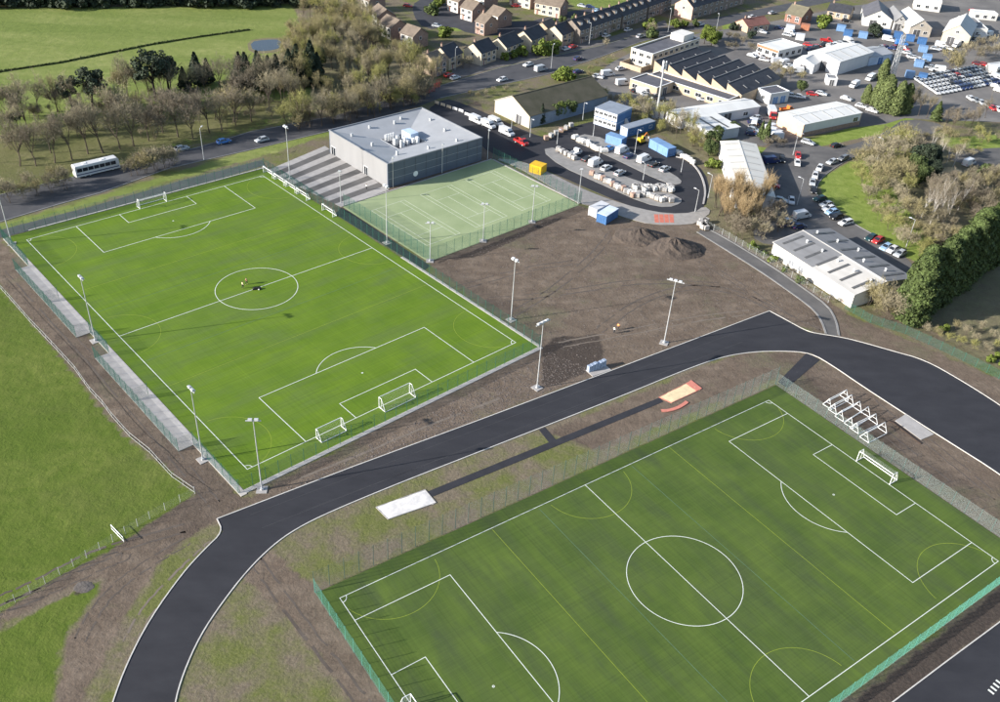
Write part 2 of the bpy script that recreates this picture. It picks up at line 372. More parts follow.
k = MB(); ribbon(k, smooth_poly([G(*p) for p in ((892,139),(862,153),(842,163),(822,177),(815,190),(819,199),(850,222),(880,238),(905,256))], False, 2), .25, -.1, .14)
tag(k.build('estate_kerb', conc_grey), kind='structure')
yard = mat('yard_surface', (.10,.094,.092), .9, .2, .06, .01, 6, col2=(.21,.195,.18))
sheet('works_yard', [(582,86),(612,62),(632,52),(700,33),(760,24),(850,6),(1060,-20),(1090,118),(1000,122),(935,120),(905,118),(885,124),(850,128),(800,138),(762,146),(740,140),(700,132),(660,118),(612,104)], .02, yard)
sheet('gravel_drive', [(950,150),(1040,146),(1040,168),(975,166),(948,160)], .03, asph_old, curve=1)
estate_as = mat('street_asphalt', (.05,.05,.057), .9, .2, .2)
sheet('estate_street', [(415,0),(440,-4),(452,6),(470,14),(520,24),(560,14),(575,10),(640,5),(680,-6),(700,-8),(664,8),(600,18),(572,20),(535,30),(500,36),(470,34),(452,26),(425,30),(412,14)], .03, estate_as, curve=1)
sheet('brick_forecourt', [(452,58),(470,64),(520,52),(560,42),(600,40),(665,20),(668,26),(600,45),(550,56),(500,67),(452,80)], .02, mat('forecourt', (.15,.135,.125), .9, .2, .3))
sheet('pond_bank', [(247,41),(264,37.5),(285,38),(286,50),(269,53.5),(249,53)], .02, mat('pond_mud', (.14,.115,.075), .95, .25, .4, col2=(.19,.175,.085)), curve=1)
sheet('pond', [(250,42),(265,39.5),(281,39.5),(281,48),(268,51),(253,51)], .03, mat('pond_water', (.05,.06,.07), .08, .1, .3, spec=.5), curve=1)
# concrete apron of alternate bays in front of the sports hall
ap0, ap1, ap2, ap3 = G(266,171), G(341,207), G(389,190), G(325,146)
k = MB(); k2 = MB()
for i in range(13):
    a, b = i/13, (i+1)/13
    q = [ap0.lerp(ap1,a), ap0.lerp(ap1,b), ap3.lerp(ap2,b), ap3.lerp(ap2,a)]
    o = MB().prism([(p.x,p.y) for p in q], -.2, .05 if i % 2 else .06).build('apron_bay', conc_pale if i % 2 == 0 else asph_old); tag(o, kind='structure')
sheet('sports_hall_path', [(341,208),(350,212),(430,266),(425,270),(335,214)], .05, asph_run)

# ------------------------------------------------------------------ pitches
TA, TB = -0.79793, 0.64006
CA, CB = Vector((-56.165,178.337,0)), Vector((31.453,100.182,0))
LA, WA, LB, WB = 104.517, 64.056, 95.045, 50.095
def PA(u, v, z=0): return Vector((CA.x + u*math.cos(TA) - v*math.sin(TA), CA.y + u*math.sin(TA) + v*math.cos(TA), z))
def PB(u, v, z=0): return Vector((CB.x + u*math.cos(TB) + v*math.sin(TB), CB.y + u*math.sin(TB) - v*math.cos(TB), z))
def turf(name, c1, c2, blotch):
    m = bpy.data.materials.new(name); m.use_nodes = True; nt = m.node_tree; N = nt.nodes; L = nt.links
    b = N['Principled BSDF']; b.inputs['Roughness'].default_value = .75; b.inputs['Specular IOR Level'].default_value = .25
    tc = N.new('ShaderNodeTexCoord')
    def noise(s, st, d=5):
        mp = N.new('ShaderNodeMapping'); mp.inputs['Scale'].default_value = st; L.new(tc.outputs['Object'], mp.inputs[0])
        n = N.new('ShaderNodeTexNoise'); n.inputs['Scale'].default_value = s; n.inputs['Detail'].default_value = d; n.inputs['Roughness'].default_value = .6
        L.new(mp.outputs[0], n.inputs['Vector']); return n.outputs[0]
    def mr(o, a, c, lo=0, hi=1):
        r = N.new('ShaderNodeMapRange'); r.inputs[1].default_value = a; r.inputs[2].default_value = c; r.inputs[3].default_value = lo; r.inputs[4].default_value = hi; L.new(o, r.inputs[0]); return r.outputs[0]
    def mix(f, a, c):
        x = N.new('ShaderNodeMix'); x.data_type = 'RGBA'; L.new(f, x.inputs[0])
        for i, q in ((6, a), (7, c)):
            if isinstance(q, tuple): x.inputs[i].default_value = (*q, 1)
            else: L.new(q, x.inputs[i])
        return x.outputs[2]
    base = mix(mr(noise(.10, (1,1,1), 6), .35, .65), c1, c2)
    bl = mix(mr(noise(.16, (1,.35,1), 6), .50, .68, 0, .65), base, blotch)           # rubber crumb and wear patches
    bl = mix(mr(noise(.55, (1,.25,1), 4), .56, .72, 0, .30), bl, blotch)
    bl = mix(mr(noise(.5, (.5,.02,1), 2), .45, .62, 0, .28), bl, blotch)
    lin = noise(1.6, (.02,2.2,1), 3); lin2 = noise(1.6, (2.2,.02,1), 3)               # brush marks both ways
    v = N.new('ShaderNodeMath'); v.operation = 'ADD'; L.new(mr(lin, .3, .7, -.09, .09), v.inputs[0]); L.new(mr(lin2, .3, .7, .91, 1.09), v.inputs[1])
    sep = N.new('ShaderNodeSeparateXYZ'); L.new(tc.outputs['Object'], sep.inputs[0])  # carpet seams every 4 m
    md = N.new('ShaderNodeMath'); md.operation = 'PINGPONG'; L.new(sep.outputs[0], md.inputs[0]); md.inputs[1].default_value = 2.0
    sm = mr(md.outputs[0], 0, .16, .90, 1.0)
    w = N.new('ShaderNodeMath'); w.operation = 'MULTIPLY'; L.new(v.outputs[0], w.inputs[0]); L.new(sm, w.inputs[1])
    sc = N.new('ShaderNodeVectorMath'); sc.operation = 'SCALE'; L.new(bl, sc.inputs[0]); L.new(w.outputs[0], sc.inputs['Scale'])
    L.new(sc.outputs[0], b.inputs['Base Color'])
    return m
turf_a = turf('turf_bright', (.090,.158,.008), (.122,.196,.012), (.096,.142,.036))
turf_b = turf('turf_dark_clouded', (.060,.097,.017), (.092,.136,.023), (.054,.075,.030))  # older, darker turf, with the cloud shade over this pitch put into its colour
def pitch_lines(P, L, W, parent, w=.13):
    l, h = L/2, W/2
    def seg(pts, z=.075, m=white_paint, ww=w):
        b = MB(); ribbon(b, [P(*p) for p in pts], ww, z-.006, z); b.build('line_marking', m, parent, local=False)
    def arc(cu, cv, r, a0, a1, n=40): return [(cu + r*math.cos(a0+(a1-a0)*i/n), cv + r*math.sin(a0+(a1-a0)*i/n)) for i in range(n+1)]
    for s in (-1, 1):
        seg([(-l-w/2, s*h), (l+w/2, s*h)]); seg([(s*l, -h+w/2), (s*l, h-w/2)])
        for d, q in ((16.5, 20.16), (5.5, 9.16)):
            seg([(s*(l-w/2), q), (s*(l-d), q)], .080); seg([(s*(l-w/2), -q), (s*(l-d), -q)], .080); seg([(s*(l-d), -q-w/2), (s*(l-d), q+w/2)], .076)
        a = math.acos(5.5/9.15); c = math.pi if s > 0 else 0
        seg(arc(s*(l-11), 0, 9.15, c-a, c+a), .084)
        seg(arc(s*(l-11), 0, .15, 0, 6.2832, 10), .082)
        for t in (-1, 1):
            a0 = {(1,1): math.pi, (1,-1): math.pi/2, (-1,1): -math.pi/2, (-1,-1): 0}[(s,t)]
            seg(arc(s*l, t*h, 1.0, a0, a0+math.pi/2, 10), .086)
    seg([(0, -h+w/2), (0, h-w/2)], .076); seg(arc(0, 0, 9.15, 0, 2*math.pi, 72), .081)
    for s in (-1, 1): seg([(s*l*.22, -h+.4), (s*l*.22, h-.4)], .0665, mat('faded_blue_line', (.085,.150,.085), .8, .2, .5), .09)
    y = lambda pts, z: seg(pts, z, yellow_paint, .075)
    for s in (-1, 1):                                               # smaller pitches marked across, in yellow
        y([(s*l*.42, -h+.3), (s*l*.42, h-.3)], .070)
        for u in ((0, s*(l-8)) if s > 0 else (s*(l-8),)):
            for t in (-1, 1): y([p for p in arc(u, t*h, 8.2, 0, 2*math.pi, 60) if abs(p[1]) < h-.2 and abs(p[0]) < l and (u == 0 or True)], .066 + (.002 if u else 0))
oa = empty('football_pitch', CA, TA); tag(oa, kind='structure')
MB().prism([(-56.3,-35.0),(56.4,-35.0),(56.4,34.7),(-56.3,34.7)], -.3, .06).build('turf', turf_a, oa)
pitch_lines(PA, LA, WA, oa)
ob = empty('football_pitch', CB, TB); tag(ob, kind='structure')
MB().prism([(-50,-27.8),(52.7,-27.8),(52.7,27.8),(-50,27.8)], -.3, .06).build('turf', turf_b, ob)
pitch_lines(PB, LB, WB, ob, .11)
k = MB()
q = [PA(56.95,-35.9), PA(56.95,35.3), PA(-19,35.3)]
ribbon(k, [PA(-56,-35.65), PA(57.6,-35.65)], 1.1, -.1, .10); ribbon(k, [PA(56.9,-35.1), PA(56.9,35.2)], .9, -.1, .10); ribbon(k, [PA(56.4,35.1), PA(8,35.1)], .8, -.1, .10)
ribbon(k, [PA(-56.8,-30), PA(-56.8,35)], .4, -.1, .10)
tag(k.build('pitch_edging', mat('edging_concrete', (.46,.43,.40), .85, .14, .6)), kind='structure')
for u0, u1 in ((-39.6,-4.8), (4.5,40.6)):
    o = MB().prism([(p.x,p.y) for p in (PA(u0,-36.2), PA(u1,-36.2), PA(u1,-39.0), PA(u0,-39.0))], -.2, .09).build('goal_store_slab', conc_pale); tag(o, kind='structure')
# tennis and netball courts, sand-filled pale turf
oc = sheet('games_court', None, .06, mat('court_sand_turf', (.235,.29,.145), .9, .16, .10, col2=(.315,.365,.205)), world_pts=[Vector((-44.3,222.0,0)), Vector((-18.7,195.6,0)), Vector((19.2,232.7,0)), Vector((-6.4,260.6,0))])
k0, ku, kv = Vector((-18.7,196.6,0)), Vector((37.3,36.9,0)).normalized(), Vector((-25,26,0)).normalized()
def PC(u, v, z=0): return k0 + ku*u + kv*v + Vector((0,0,z))
b = MB()
for i in range(3):
    u0 = 4 + i*16.5
    for u in (u0, u0+1.37, u0+9.6, u0+10.97): ribbon(b, [PC(u,6), PC(u,29.8)], .09, .06, .068)
    for v in (6, 29.8): ribbon(b, [PC(u0,v), PC(u0+10.97,v)], .09, .06, .072)
    for v in (11.5, 24.3): ribbon(b, [PC(u0+1.4,v), PC(u0+9.57,v)], .09, .06, .072)
    ribbon(b, [PC(u0+5.5,11.5), PC(u0+5.5,24.3)], .09, .06, .068)
lc = b.build('court_line_marking', mat('faded_line', (.58,.61,.50), .9, .15, .5)); tag(lc, kind='structure')
k = MB(); ribbon(k, [PC(53.2,-.5), PC(53.2,36)], .5, -.1, .14); ribbon(k, [PC(-.4,36.6), PC(53,36.6)], .4, -.1, .14)
tag(k.build('court_edging', conc_pale), kind='structure')
# ------------------------------------------------------------------ fences: welded mesh panels between posts
PANELS = {}
def panel_mesh(h, m, pitch=.05, rail=.2, t=.0065):
    key = (h, m.name, pitch)
    if key in PANELS: return PANELS[key]
    b = MB(); W = 2.5; n = int(W / pitch)
    for i in range(n+1):
        x = i*W/n; b.add([(x-t/2,-t/2,.05),(x+t/2,-t/2,.05),(x,t/2,.05),(x-t/2,-t/2,h),(x+t/2,-t/2,h),(x,t/2,h)], [(0,1,4,3),(1,2,5,4),(2,0,3,5)])
    z = .08
    while z < h:
        for s in (-1, 1): y = s*.007; b.add([(0,y,z-t/2),(W,y,z-t/2),(W,y,z+t/2),(0,y,z+t/2)], [(0,1,2,3)])
        z += rail
    PANELS[key] = b.mesh('mesh_panel', m); return PANELS[key]
POSTS = {}
def post_mesh(h, m, w=.065):
    key = (h, m.name, w)
    if key not in POSTS: POSTS[key] = MB().box(-w/2,-w/2,-.2,w/2,w/2,h+.06).box(-w/2-.01,-w/2-.01,h+.06,w/2+.01,w/2+.01,h+.09).mesh('fence_post', m)
    return POSTS[key]
def fence(name, label, pts, h, m, cat='fence', step=2.5, gap=None, group=None, pitch=.05, rail=.2, pm=None, t=.0065):
    root = empty(name, (pts[0][0], pts[0][1], 0), 0, label, cat, group)
    o0 = Vector((pts[0][0], pts[0][1], 0)); first = True
    for i in range(len(pts)-1):
        a = Vector((pts[i][0], pts[i][1], 0)); b = Vector((pts[i+1][0], pts[i+1][1], 0)); L = (b-a).length
        n = max(1, round(L/step)); ang = math.atan2(b.y-a.y, b.x-a.x)
        for j in range(n+1):
            p = a.lerp(b, j/n) - o0
            if j or i == 0:
                o = link('fence_post', post_mesh(h, pm or m), root); o.location = p; o.rotation_euler.z = ang
            if j < n:
                o = link('mesh_panel', panel_mesh(h, m, pitch, rail, t), root); o.location = p; o.rotation_euler.z = ang; o.scale.x = L/n/2.5
    return root
FO, FS = -36.1, -39.0
slim_post = mat('dark_green_post', (.06,.11,.10), .5, .1, 2)
fence('pitch_fence', 'green mesh fence stepping round the pale goal stores of the bright pitch', [PA(-56.9,FO), PA(-39.6,FO), PA(-39.6,FS), PA(-22,FS), PA(-4.8,FS), PA(-4.8,FO), PA(4.5,FO), PA(4.5,FS), PA(22,FS), PA(40.6,FS), PA(40.6,FO), PA(56.6,FO)], 3.0, green_paint)
fence('store_divider_fence', 'short green mesh fence across the middle of a pale goal store slab', [PA(-21.6,FS+.1), PA(-21.6,FO)], 3.0, green_paint, group='dividers of the goal stores')
fence('store_divider_fence', 'short green mesh fence across the middle of a pale goal store slab', [PA(22.4,FS+.1), PA(22.4,FO)], 3.0, green_paint, group='dividers of the goal stores')
fence('pitch_fence', 'green mesh fence behind the near goals of the bright pitch, beside the track', [PA(56.6,-35.9), PA(56.6,34.9)], 3.0, green_paint)
fence('pitch_fence', 'green mesh fence between the bright pitch and the bare earth and court', [PA(56.6,35.0), PA(-56.6,35.0)], 3.0, green_paint)
fence('pitch_fence', 'green mesh fence behind the far goal of the bright pitch, along the path', [PA(-56.7,35), PA(-56.7,-35.9)], 3.0, green_paint)
fence('pitch_fence', 'teal mesh fence along the dark pitch, backing on to the jump runway', [PB(-50.2,-28.1), PB(52.9,-28.1)], 4.5, grey_teal, t=.0042, pitch=.07, pm=slim_post)
fence('pitch_fence', 'teal mesh fence at the end of the dark pitch next to the rough grass', [PB(-50.2,-28.0), PB(-50.2,28.0)], 3.0, teal_paint)
fence('pitch_fence', 'teal mesh fence at the end of the dark pitch beside the folded goals', [PB(52.9,-28.0), PB(52.9,28.0)], 3.0, grey_teal, t=.0055, pm=slim_post)
fence('pitch_fence', 'teal mesh fence along the dark pitch beside the strip of bare soil', [PB(-50.1,28.0), PB(52.8,28.0)], 3.0, teal_paint)
fence('court_fence', 'green mesh fence of the pale games court beside the bright pitch', [PC(-.2,36.5), PC(-.2,-.4)], 3.6, green_paint)
fence('court_fence', 'green mesh fence of the pale games court facing the bare earth', [PC(-.1,-.5), PC(53.4,-.5)], 3.6, green_paint)
fence('court_fence', 'green mesh fence of the pale games court facing the car park', [PC(53.5,-.4), PC(53.5,36.4)], 3.6, green_paint)
grey_wire = mat('galvanised_wire', (.34,.36,.36), .6, .1, 2, metal=.2)
fence('boundary_fence', 'grey wire fence on the edge of the meadow beside the muddy track', [G(195,494), G(150,519), G(113,542), G(60,575), G(0,612)], 1.6, grey_wire, pitch=.12, rail=.3, pm=steel, t=.005)
fence('boundary_fence', 'green boundary fence curving below the clipped conifer row by the track', [G(845,309), G(870,323), G(905,334), G(940,350), G(975,367), G(1010,385)], 2.2, green_paint, t=.008)
fence('trench_fence', 'grey site fence along the trench path below the orange willow', [G(705,226), G(722,235), G(770,263), G(806,288), G(828,303)], 1.8, grey_wire, pitch=.1, pm=steel)
# white spectator rail beside the meadow
rr = [(-10,277),(10,299),(30,322),(52,345),(75,370),(90,391),(103,405),(112,417),(130,437),(150,453),(172,477),(195,493)]
root = empty('spectator_rail', G(*rr[0]), 0, 'wavering white rail fence dividing the meadow from the muddy strip', 'fence')
pts = [G(*p) for p in rr]
for i in range(len(pts)-1):
    a, b = pts[i], pts[i+1]; n = max(1, round((b-a).length/2.6))
    for j in range(n):
        p, q = a.lerp(b, j/n), a.lerp(b, (j+1)/n)
        MB().tube(p + Vector((0,0,-.2)), p + Vector((0,0,1.12)), .03, n=6).build('post', steel, root, local=False)
        for z in (.12, 1.08): MB().tube(p + Vector((0,0,z)), q + Vector((0,0,z)), .028, n=5).build('rail', mat('weathered_white_rail', (.50,.51,.49), .6, .1, 2), root, local=False)
# pair of white barriers at the meadow's corner
for a, b in (((112,529.5),(124,542)),):
    r_ = empty('barrier', G(*a), 0, 'white two-bar barrier standing in the wire fence of the meadow', 'barrier')
    p, q = G(*a), G(*b)
    for z in (.2, 1.05): MB().tube(p + Vector((0,0,z)), q + Vector((0,0,z)), .06).build('bar', white_metal, r_, local=False)
    for c in (p, q, p.lerp(q,.5)): MB().tube(c + Vector((0,0,-.1)), c + Vector((0,0,1.1)), .05).build('post', white_metal, r_, local=False)

# ------------------------------------------------------------------ floodlights and street lamps
lamp_m = mat('lamp_housing', (.52,.53,.55), .4, .06, 2)
def floodlight(px, py, hgt, face, heads=3, label='', group='floodlight columns', pad=True, r=.09):
    g = G(px, py); o = empty('floodlight', g, face, label, 'floodlight', group)
    if pad:
        MB().box(-.9,-.9,-.2,.9,.9,.12).build('base', conc_pale, o); MB().tube((0,0,.1),(0,0,.5), .32, n=8).build('flange', steel, o)
    MB().tube((0,0,-.1),(0,0,hgt), r*1.5, r*.75, 8).build('pole', steel, o)
    MB().box(-.08,-.62*heads,hgt-.1,.08,.62*heads,hgt+.05).build('crossarm', steel, o)
    for i in range(heads):
        y = (i-(heads-1)/2)*1.0
        b = MB(); b.profile([(-.2,hgt+.05),(.4,hgt-.1),(.46,hgt+.08),(.2,hgt+.38),(-.16,hgt+.42)], y-.32, y+.32); hd = b.build('lamp_head', lamp_m, o)
        MB().add([(.4,y-.27,hgt-.12),(.4,y+.27,hgt-.12),(-.16,y+.27,hgt+.03),(-.16,y-.27,hgt+.03)], [(0,1,2,3)]).build('lens', glass, hd)
    return o
nA = TA + math.pi/2
for px, py, hh, f, n, lb in ((203,460,15.6,nA,2,'floodlight on the muddy strip beside the goal stores, by the near corner'), (262,490,15.2,nA+.9,2,'floodlight between the track and the near corner of the bright pitch'),
        (95.5,341,15,nA,2,'floodlight standing between the two goal stores'), (12,244,15,nA-.4,2,'floodlight at the far end of the muddy strip, beyond the goal stores'),
        (537,388,15.6,TA+math.pi,3,'three-headed floodlight beside the track at the earth corner of the bright pitch'), (511,320,15.2,nA+math.pi,2,'floodlight on the bare earth beside the bright pitch fence'),
        (387,243,15.4,nA+math.pi,2,'tall floodlight between the bright pitch and the games court'), (290,179,15.2,nA+math.pi,2,'floodlight by the striped apron at the row of small goals'),
        (664,343,15.6,1.2,3,'three-headed floodlight alone on bare earth beside the track')):
    floodlight(px, py, hh, f, n, lb, None)
for px, py, hh, lb in ((430,261,10.2,'slim floodlight at the earth corner of the games court'), (483,241,10.2,'slim floodlight midway along the earth side of the games court'), (532,222,10.2,'slim floodlight near the car park end of the court earth side'), (578,204,10.2,'slim floodlight at the court corner by the blue containers'),
        (393,187,8.6,'slim floodlight at the front corner of the sports hall'), (442,173,8.6,'slim floodlight midway along the dark wall of the sports hall'), (487.5,159,9,'slim floodlight at the right corner of the sports hall'), (341,203,9,'slim floodlight at the end of the striped apron')):
    floodlight(px, py, hh, TA + (math.pi/4 if py < 200 else 2.4), 2 if py > 215 else 1, lb, None, pad=py > 215, r=.08)
def street_lamp(px, py, hgt, ang, label, group='street lamps'):
    o = empty('street_lamp', G(px, py), ang, label, 'street lamp', group)
    MB().tube((0,0,-.1),(0,0,1.2), .13, n=6).build('base', steel, o)
    MB().tube((0,0,0),(0,0,hgt), .10, .06, 6).build('pole', steel, o)
    MB().tube((0,0,hgt),(1.1,0,hgt+.15), .05, .04, 5).build('arm', steel, o)
    MB().profile([(.9,hgt+.1),(1.7,hgt+.12),(1.65,hgt+.27),(.95,hgt+.3)], -.16, .16).build('lantern', lamp_m, o)
for px, py, hh, a in ((589,45,9,-2),(551,69,9,1.2),(668,32,10,-2),(715,37,10,-2),(204,160,9.5,1.4),(455,70,8,1.2)):
    street_lamp(px, py, hh, a, 'tall steel street lamp on the verge of the main road', 'main road street lamps')
for px, py, hh, a in ((582.6,120,6,-1),(593,136.5,6,-1),(557,144,5,-1),(634.6,154,8,-1),(598,167,5,2),(681,172,5,2),(643,180,5,2),(695,212,6.5,2.4),(708,198,7,2.4),(530,137,6,-1),(511,135,6,-1)):
    street_lamp(px, py, hh, a, 'slim steel lamp column in the new car park', 'car park lamp columns')
for px, py, hh, a in ((793,155,7,0),(797,205,8,2.5),(906,247,8,2.5),(877,160,7,2.5)):
    street_lamp(px, py, hh, a, 'steel lamp column beside the works estate road', 'estate road lamp columns')
# telecom mast and lattice tower
o = empty('telecom_mast', G(656,118), 0, 'tall steel phone mast with white aerials behind the site cabins', 'mast')
MB().tube((0,0,-.2),(0,0,18), .42, .26, 8).build('pole', steel, o); MB().box(-1.4,-1.0,-.2,2.6,1.2,.25).build('base', conc, o)
MB().box(1.2,-.7,.25,2.3,.6,2.2).build('cabinet', steel, o)
for kk in range(3):
    t = kk*2.094; MB().tube((.62*math.cos(t),.62*math.sin(t),16.6),(.62*math.cos(t),.62*math.sin(t),19.4), .24, n=8).build('aerial', white_metal, o)
    MB().tube((0,0,17.6),(.62*math.cos(t),.62*math.sin(t),17.6), .06, n=5).build('bracket', steel, o)
o = empty('lattice_tower', G(891,79), .3, 'grey steel lattice tower rising behind the rounded green trees', 'tower')
for sx_ in (-1,1):
    for sy_ in (-1,1): MB().tube((sx_*.75,sy_*.75,-.2),(sx_*.55,sy_*.55,17), .13, n=4).build('leg', steel, o)
for i in range(9):
    z = i*1.9; w0 = .75 - .2*z/17; w1 = .75 - .2*(z+1.9)/17
    b = MB()
    for c in range(4):
        q = [(-1,-1),(1,-1),(1,1),(-1,1)]; a, d = q[c], q[(c+1)%4]
        b.tube((a[0]*w0,a[1]*w0,z),(d[0]*w1,d[1]*w1,z+1.9), .07, n=4).tube((a[0]*w0,a[1]*w0,z),(d[0]*w0,d[1]*w0,z), .06, n=4)
    b.build('bracing', steel, o)

# ------------------------------------------------------------------ goals
net_m = mat('white_net', (.40,.42,.40), .8, .1, 2)
def net(b, quad, nu, nv, t=.007):
    a, bb, c, d = [Vector(p) for p in quad]
    for i in range(nu+1): b.tube(a.lerp(bb,i/nu), d.lerp(c,i/nu), t, n=3)
    for j in range(nv+1): b.tube(a.lerp(d,j/nv), bb.lerp(c,j/nv), t, n=3)
GOALM = {}
def goal(loc, rz, label, w=7.32, h=2.44, d=2.0, top=.8, r=.07, group=None, name='goal', lean=False):
    """opening faces local -y; the net runs back along +y"""
    key = (w, h, d)
    o = empty(name, loc, rz, label, 'goal', group)
    if key not in GOALM:
        M_ = {}; hw = w/2
        M_['goalpost'] = MB().tube((0,0,-.05),(0,0,h), r, n=8).mesh('goalpost', white_metal)
        M_['crossbar'] = MB().tube((-hw,0,h),(hw,0,h), r, n=8).mesh('crossbar', white_metal)
        b = MB()
        b.tube((0,0,h),(0,top,h), r*.8).tube((0,top,h),(0,d,.06), r*.8).tube((0,0,.06),(0,d,.06), r*.9).tube((0,top,h),(0,top*.9,.06), r*.5)
        M_['side_frame'] = b.mesh('side_frame', white_metal)
        M_['ground_bar'] = MB().tube((-hw,d,.06),(hw,d,.06), r*1.1).mesh('ground_bar', white_metal)
        b = MB(); net(b, [(-hw,top,h),(hw,top,h),(hw,d,.1),(-hw,d,.1)], int(w/.3), int(h/.3)); net(b, [(-hw,0,h),(hw,0,h),(hw,top,h),(-hw,top,h)], int(w/.3), 3)
        for s in (-1,1): net(b, [(s*hw,0,.1),(s*hw,0,h),(s*hw,top,h),(s*hw,d,.1)], int(h/.3), 5)
        M_['net'] = b.mesh('net', net_m)
        GOALM[key] = M_
    M_ = GOALM[key]
    for s in (-1,1):
        p = link('goalpost', M_['goalpost'], o); p.location.x = s*w/2; p = link('side_frame', M_['side_frame'], o); p.location.x = s*w/2
    link('crossbar', M_['crossbar'], o); link('ground_bar', M_['ground_bar'], o); link('net', M_['net'], o)
    return o
# local +y must point away from play
def faceA(du, dv): a = PA(du, dv) - PA(0, 0); return math.atan2(a.y, a.x) - math.pi/2
def faceB(du, dv): a = PB(du, dv) - PB(0, 0); return math.atan2(a.y, a.x) - math.pi/2
goal(PA(-52.3,0,.06), faceA(-1,0), 'full-size white goal at the path end of the bright pitch', group=None)
goal(PA(52.3,-.2,.06), faceA(1,0), 'full-size white goal at the track end of the bright pitch')
goal(PA(52.6,-15.4,.06), faceA(1,0), 'smaller white goal set on the goal line near the track corner', w=5.4, h=2.1, d=1.7, top=.6)
for i, u in enumerate((-51.6,-45.7,-39.9,-34.2)):
    goal(PA(u,33.3,.06), faceA(0,1), 'small white goal in the row of four along the bright pitch fence', w=4.9, h=1.9, d=1.2, top=.5, group='small goals stored along the fence')
goal(PA(-22.0,33.5,.06), faceA(0,1), 'small white goal standing alone beyond the row along the fence', w=4.9, h=1.9, d=1.2, top=.5)
goal(PB(47.6,0,.06), faceB(1,0), 'full-size white goal on the dark pitch beside the folded goals', d=2.2, top=1.2)
goal(PB(-47.6,0,.06), faceB(-1,0), 'full-size white goal at the rough grass end of the dark pitch', d=2.2, top=1.2)
def tri_goal(a, b, h, label, group):
    p, q = G(*a), G(*b); L = (q-p).length
    o = empty('portable_goal', p, math.atan2(q.y-p.y, q.x-p.x), label, 'goal', group)
    dd = 2.1
    for x in (0, L):
        f = MB(); f.tube((x,-dd/2,.06),(x,0,h), .06).tube((x,dd/2,.06),(x,0,h), .06).tube((x,-dd/2,.06),(x,dd/2,.06), .06).tube((x,-dd/4,h*.5),(x,dd/4,h*.5), .04); f.build('end_frame', white_metal, o)
    MB().tube((0,0,h),(L,0,h), .06).build('crossbar', white_metal, o)
    for y in (-dd/2, dd/2): MB().tube((0,y,.06),(L,y,.06), .06).build('ground_bar', white_metal, o)
    b2 = MB(); net(b2, [(0,0,h),(L,0,h),(L,dd/2,.08),(0,dd/2,.08)], 8, 5, .007); b2.build('net', net_m, o)
for a, b in (((827,407),(844,398)), ((832,412),(849,403)), ((839,419),(857,409.5)), ((848.5,426),(865.5,415)), ((854,431),(873,422)), ((864,440),(882,430.5))):
    tri_goal(a, b, 2.1, 'white portable goal frame lined up on the soil between pitch and track', 'portable goals in a row')

# ------------------------------------------------------------------ athletics bits
white_sheet = mat('white_sand_cover', (.66,.63,.60), .8, .12, .8, .03, 2)
def slab(name, px, z, m, label, cat, thick=.3, bumpy=None):
    pts = [G(*p) for p in px]; c = sum(pts, Vector())/len(pts)
    o = MB().prism([(p.x-c.x,p.y-c.y) for p in pts], z-thick, z).build(name, m); o.location = c
    return tag(o, label, cat)
def pit(px, m_fill, m_edge, label, lumps):
    pts = [G(*p) for p in px]; c = sum(pts, Vector())/len(pts)
    o = empty('jump_pit', c, 0, label, 'sand pit')
    b = MB(); n = 14
    rg = random.Random(5); vs = []; fs = []
    for i in range(n+1):
        for j in range(n+1):
            p = pts[0].lerp(pts[1], i/n).lerp(pts[3].lerp(pts[2], i/n), j/n)
            e = 0 if i in (0,n) or j in (0,n) else 1
            vs.append((p.x + rg.uniform(-.12,.12)*(1-e), p.y + rg.uniform(-.12,.12)*(1-e), .07 + e*rg.uniform(0,lumps)))
    for i in range(n):
        for j in range(n): fs.append((i*(n+1)+j, (i+1)*(n+1)+j, (i+1)*(n+1)+j+1, i*(n+1)+j+1))
    f = b.add(vs, fs).build('sand', m_fill, o, local=False)
    f.data.polygons.foreach_set('use_smooth', [True]*len(f.data.polygons))
    if sum((vs[i+1][0]-vs[i][0]) for i in range(1)) is None: pass
    for i in range(4):
        p, q = pts[i], pts[(i+1)%4]; MB().tube(p + Vector((0,0,.06)), q + Vector((0,0,.06)), .08, n=4).build('edging', m_edge, o, local=False)
    return o
pit([(376,507.5),(425,490),(436,503),(388,519.5)], white_sheet, conc_pale, 'long jump pit under a crumpled white cover beside the runway', .16)
pj = pit([(659,397.5),(690.5,381.5),(701,389.5),(671.5,403)], mat('pale_sand', (.68,.55,.34), .9, .12, 1.2, .03, 2), mat('red_orange_membrane', (.55,.20,.15), .7, .12, 2), 'open long jump pit of pale yellow sand', .12)
MB().prism([(p.x,p.y) for p in (G(686,384.5),G(691,380.5),G(702,389),G(696,391.5))], .1, .17).build('red_cover', MATS['red_orange_membrane'], pj, local=False)
root = MB(); pts = [G(661,411), G(668,411), G(677,408.5), G(684,404.5), G(687,402)]
ribbon(root, smooth_poly(pts, False, 2), .75, .03, .16)
tag(root.build('membrane_strip', MATS['red_orange_membrane']), 'curled red membrane strip lying on soil below the yellow sand pit', 'membrane')
tag(sheet('concrete_pad', [(895,421),(905.5,414.5),(934,434.5),(921,440)], .1, conc_pale), None, None, None, 'structure')
k = MB(); ribbon(k, [G(888,421), G(893,423), G(918,442), G(921,444)], .35, -.1, .22); tag(k.build('timber_shutter', mat('dark_timber', (.05,.035,.028), .8)), 'dark timber shuttering along the pale concrete pad by the track', 'timber')
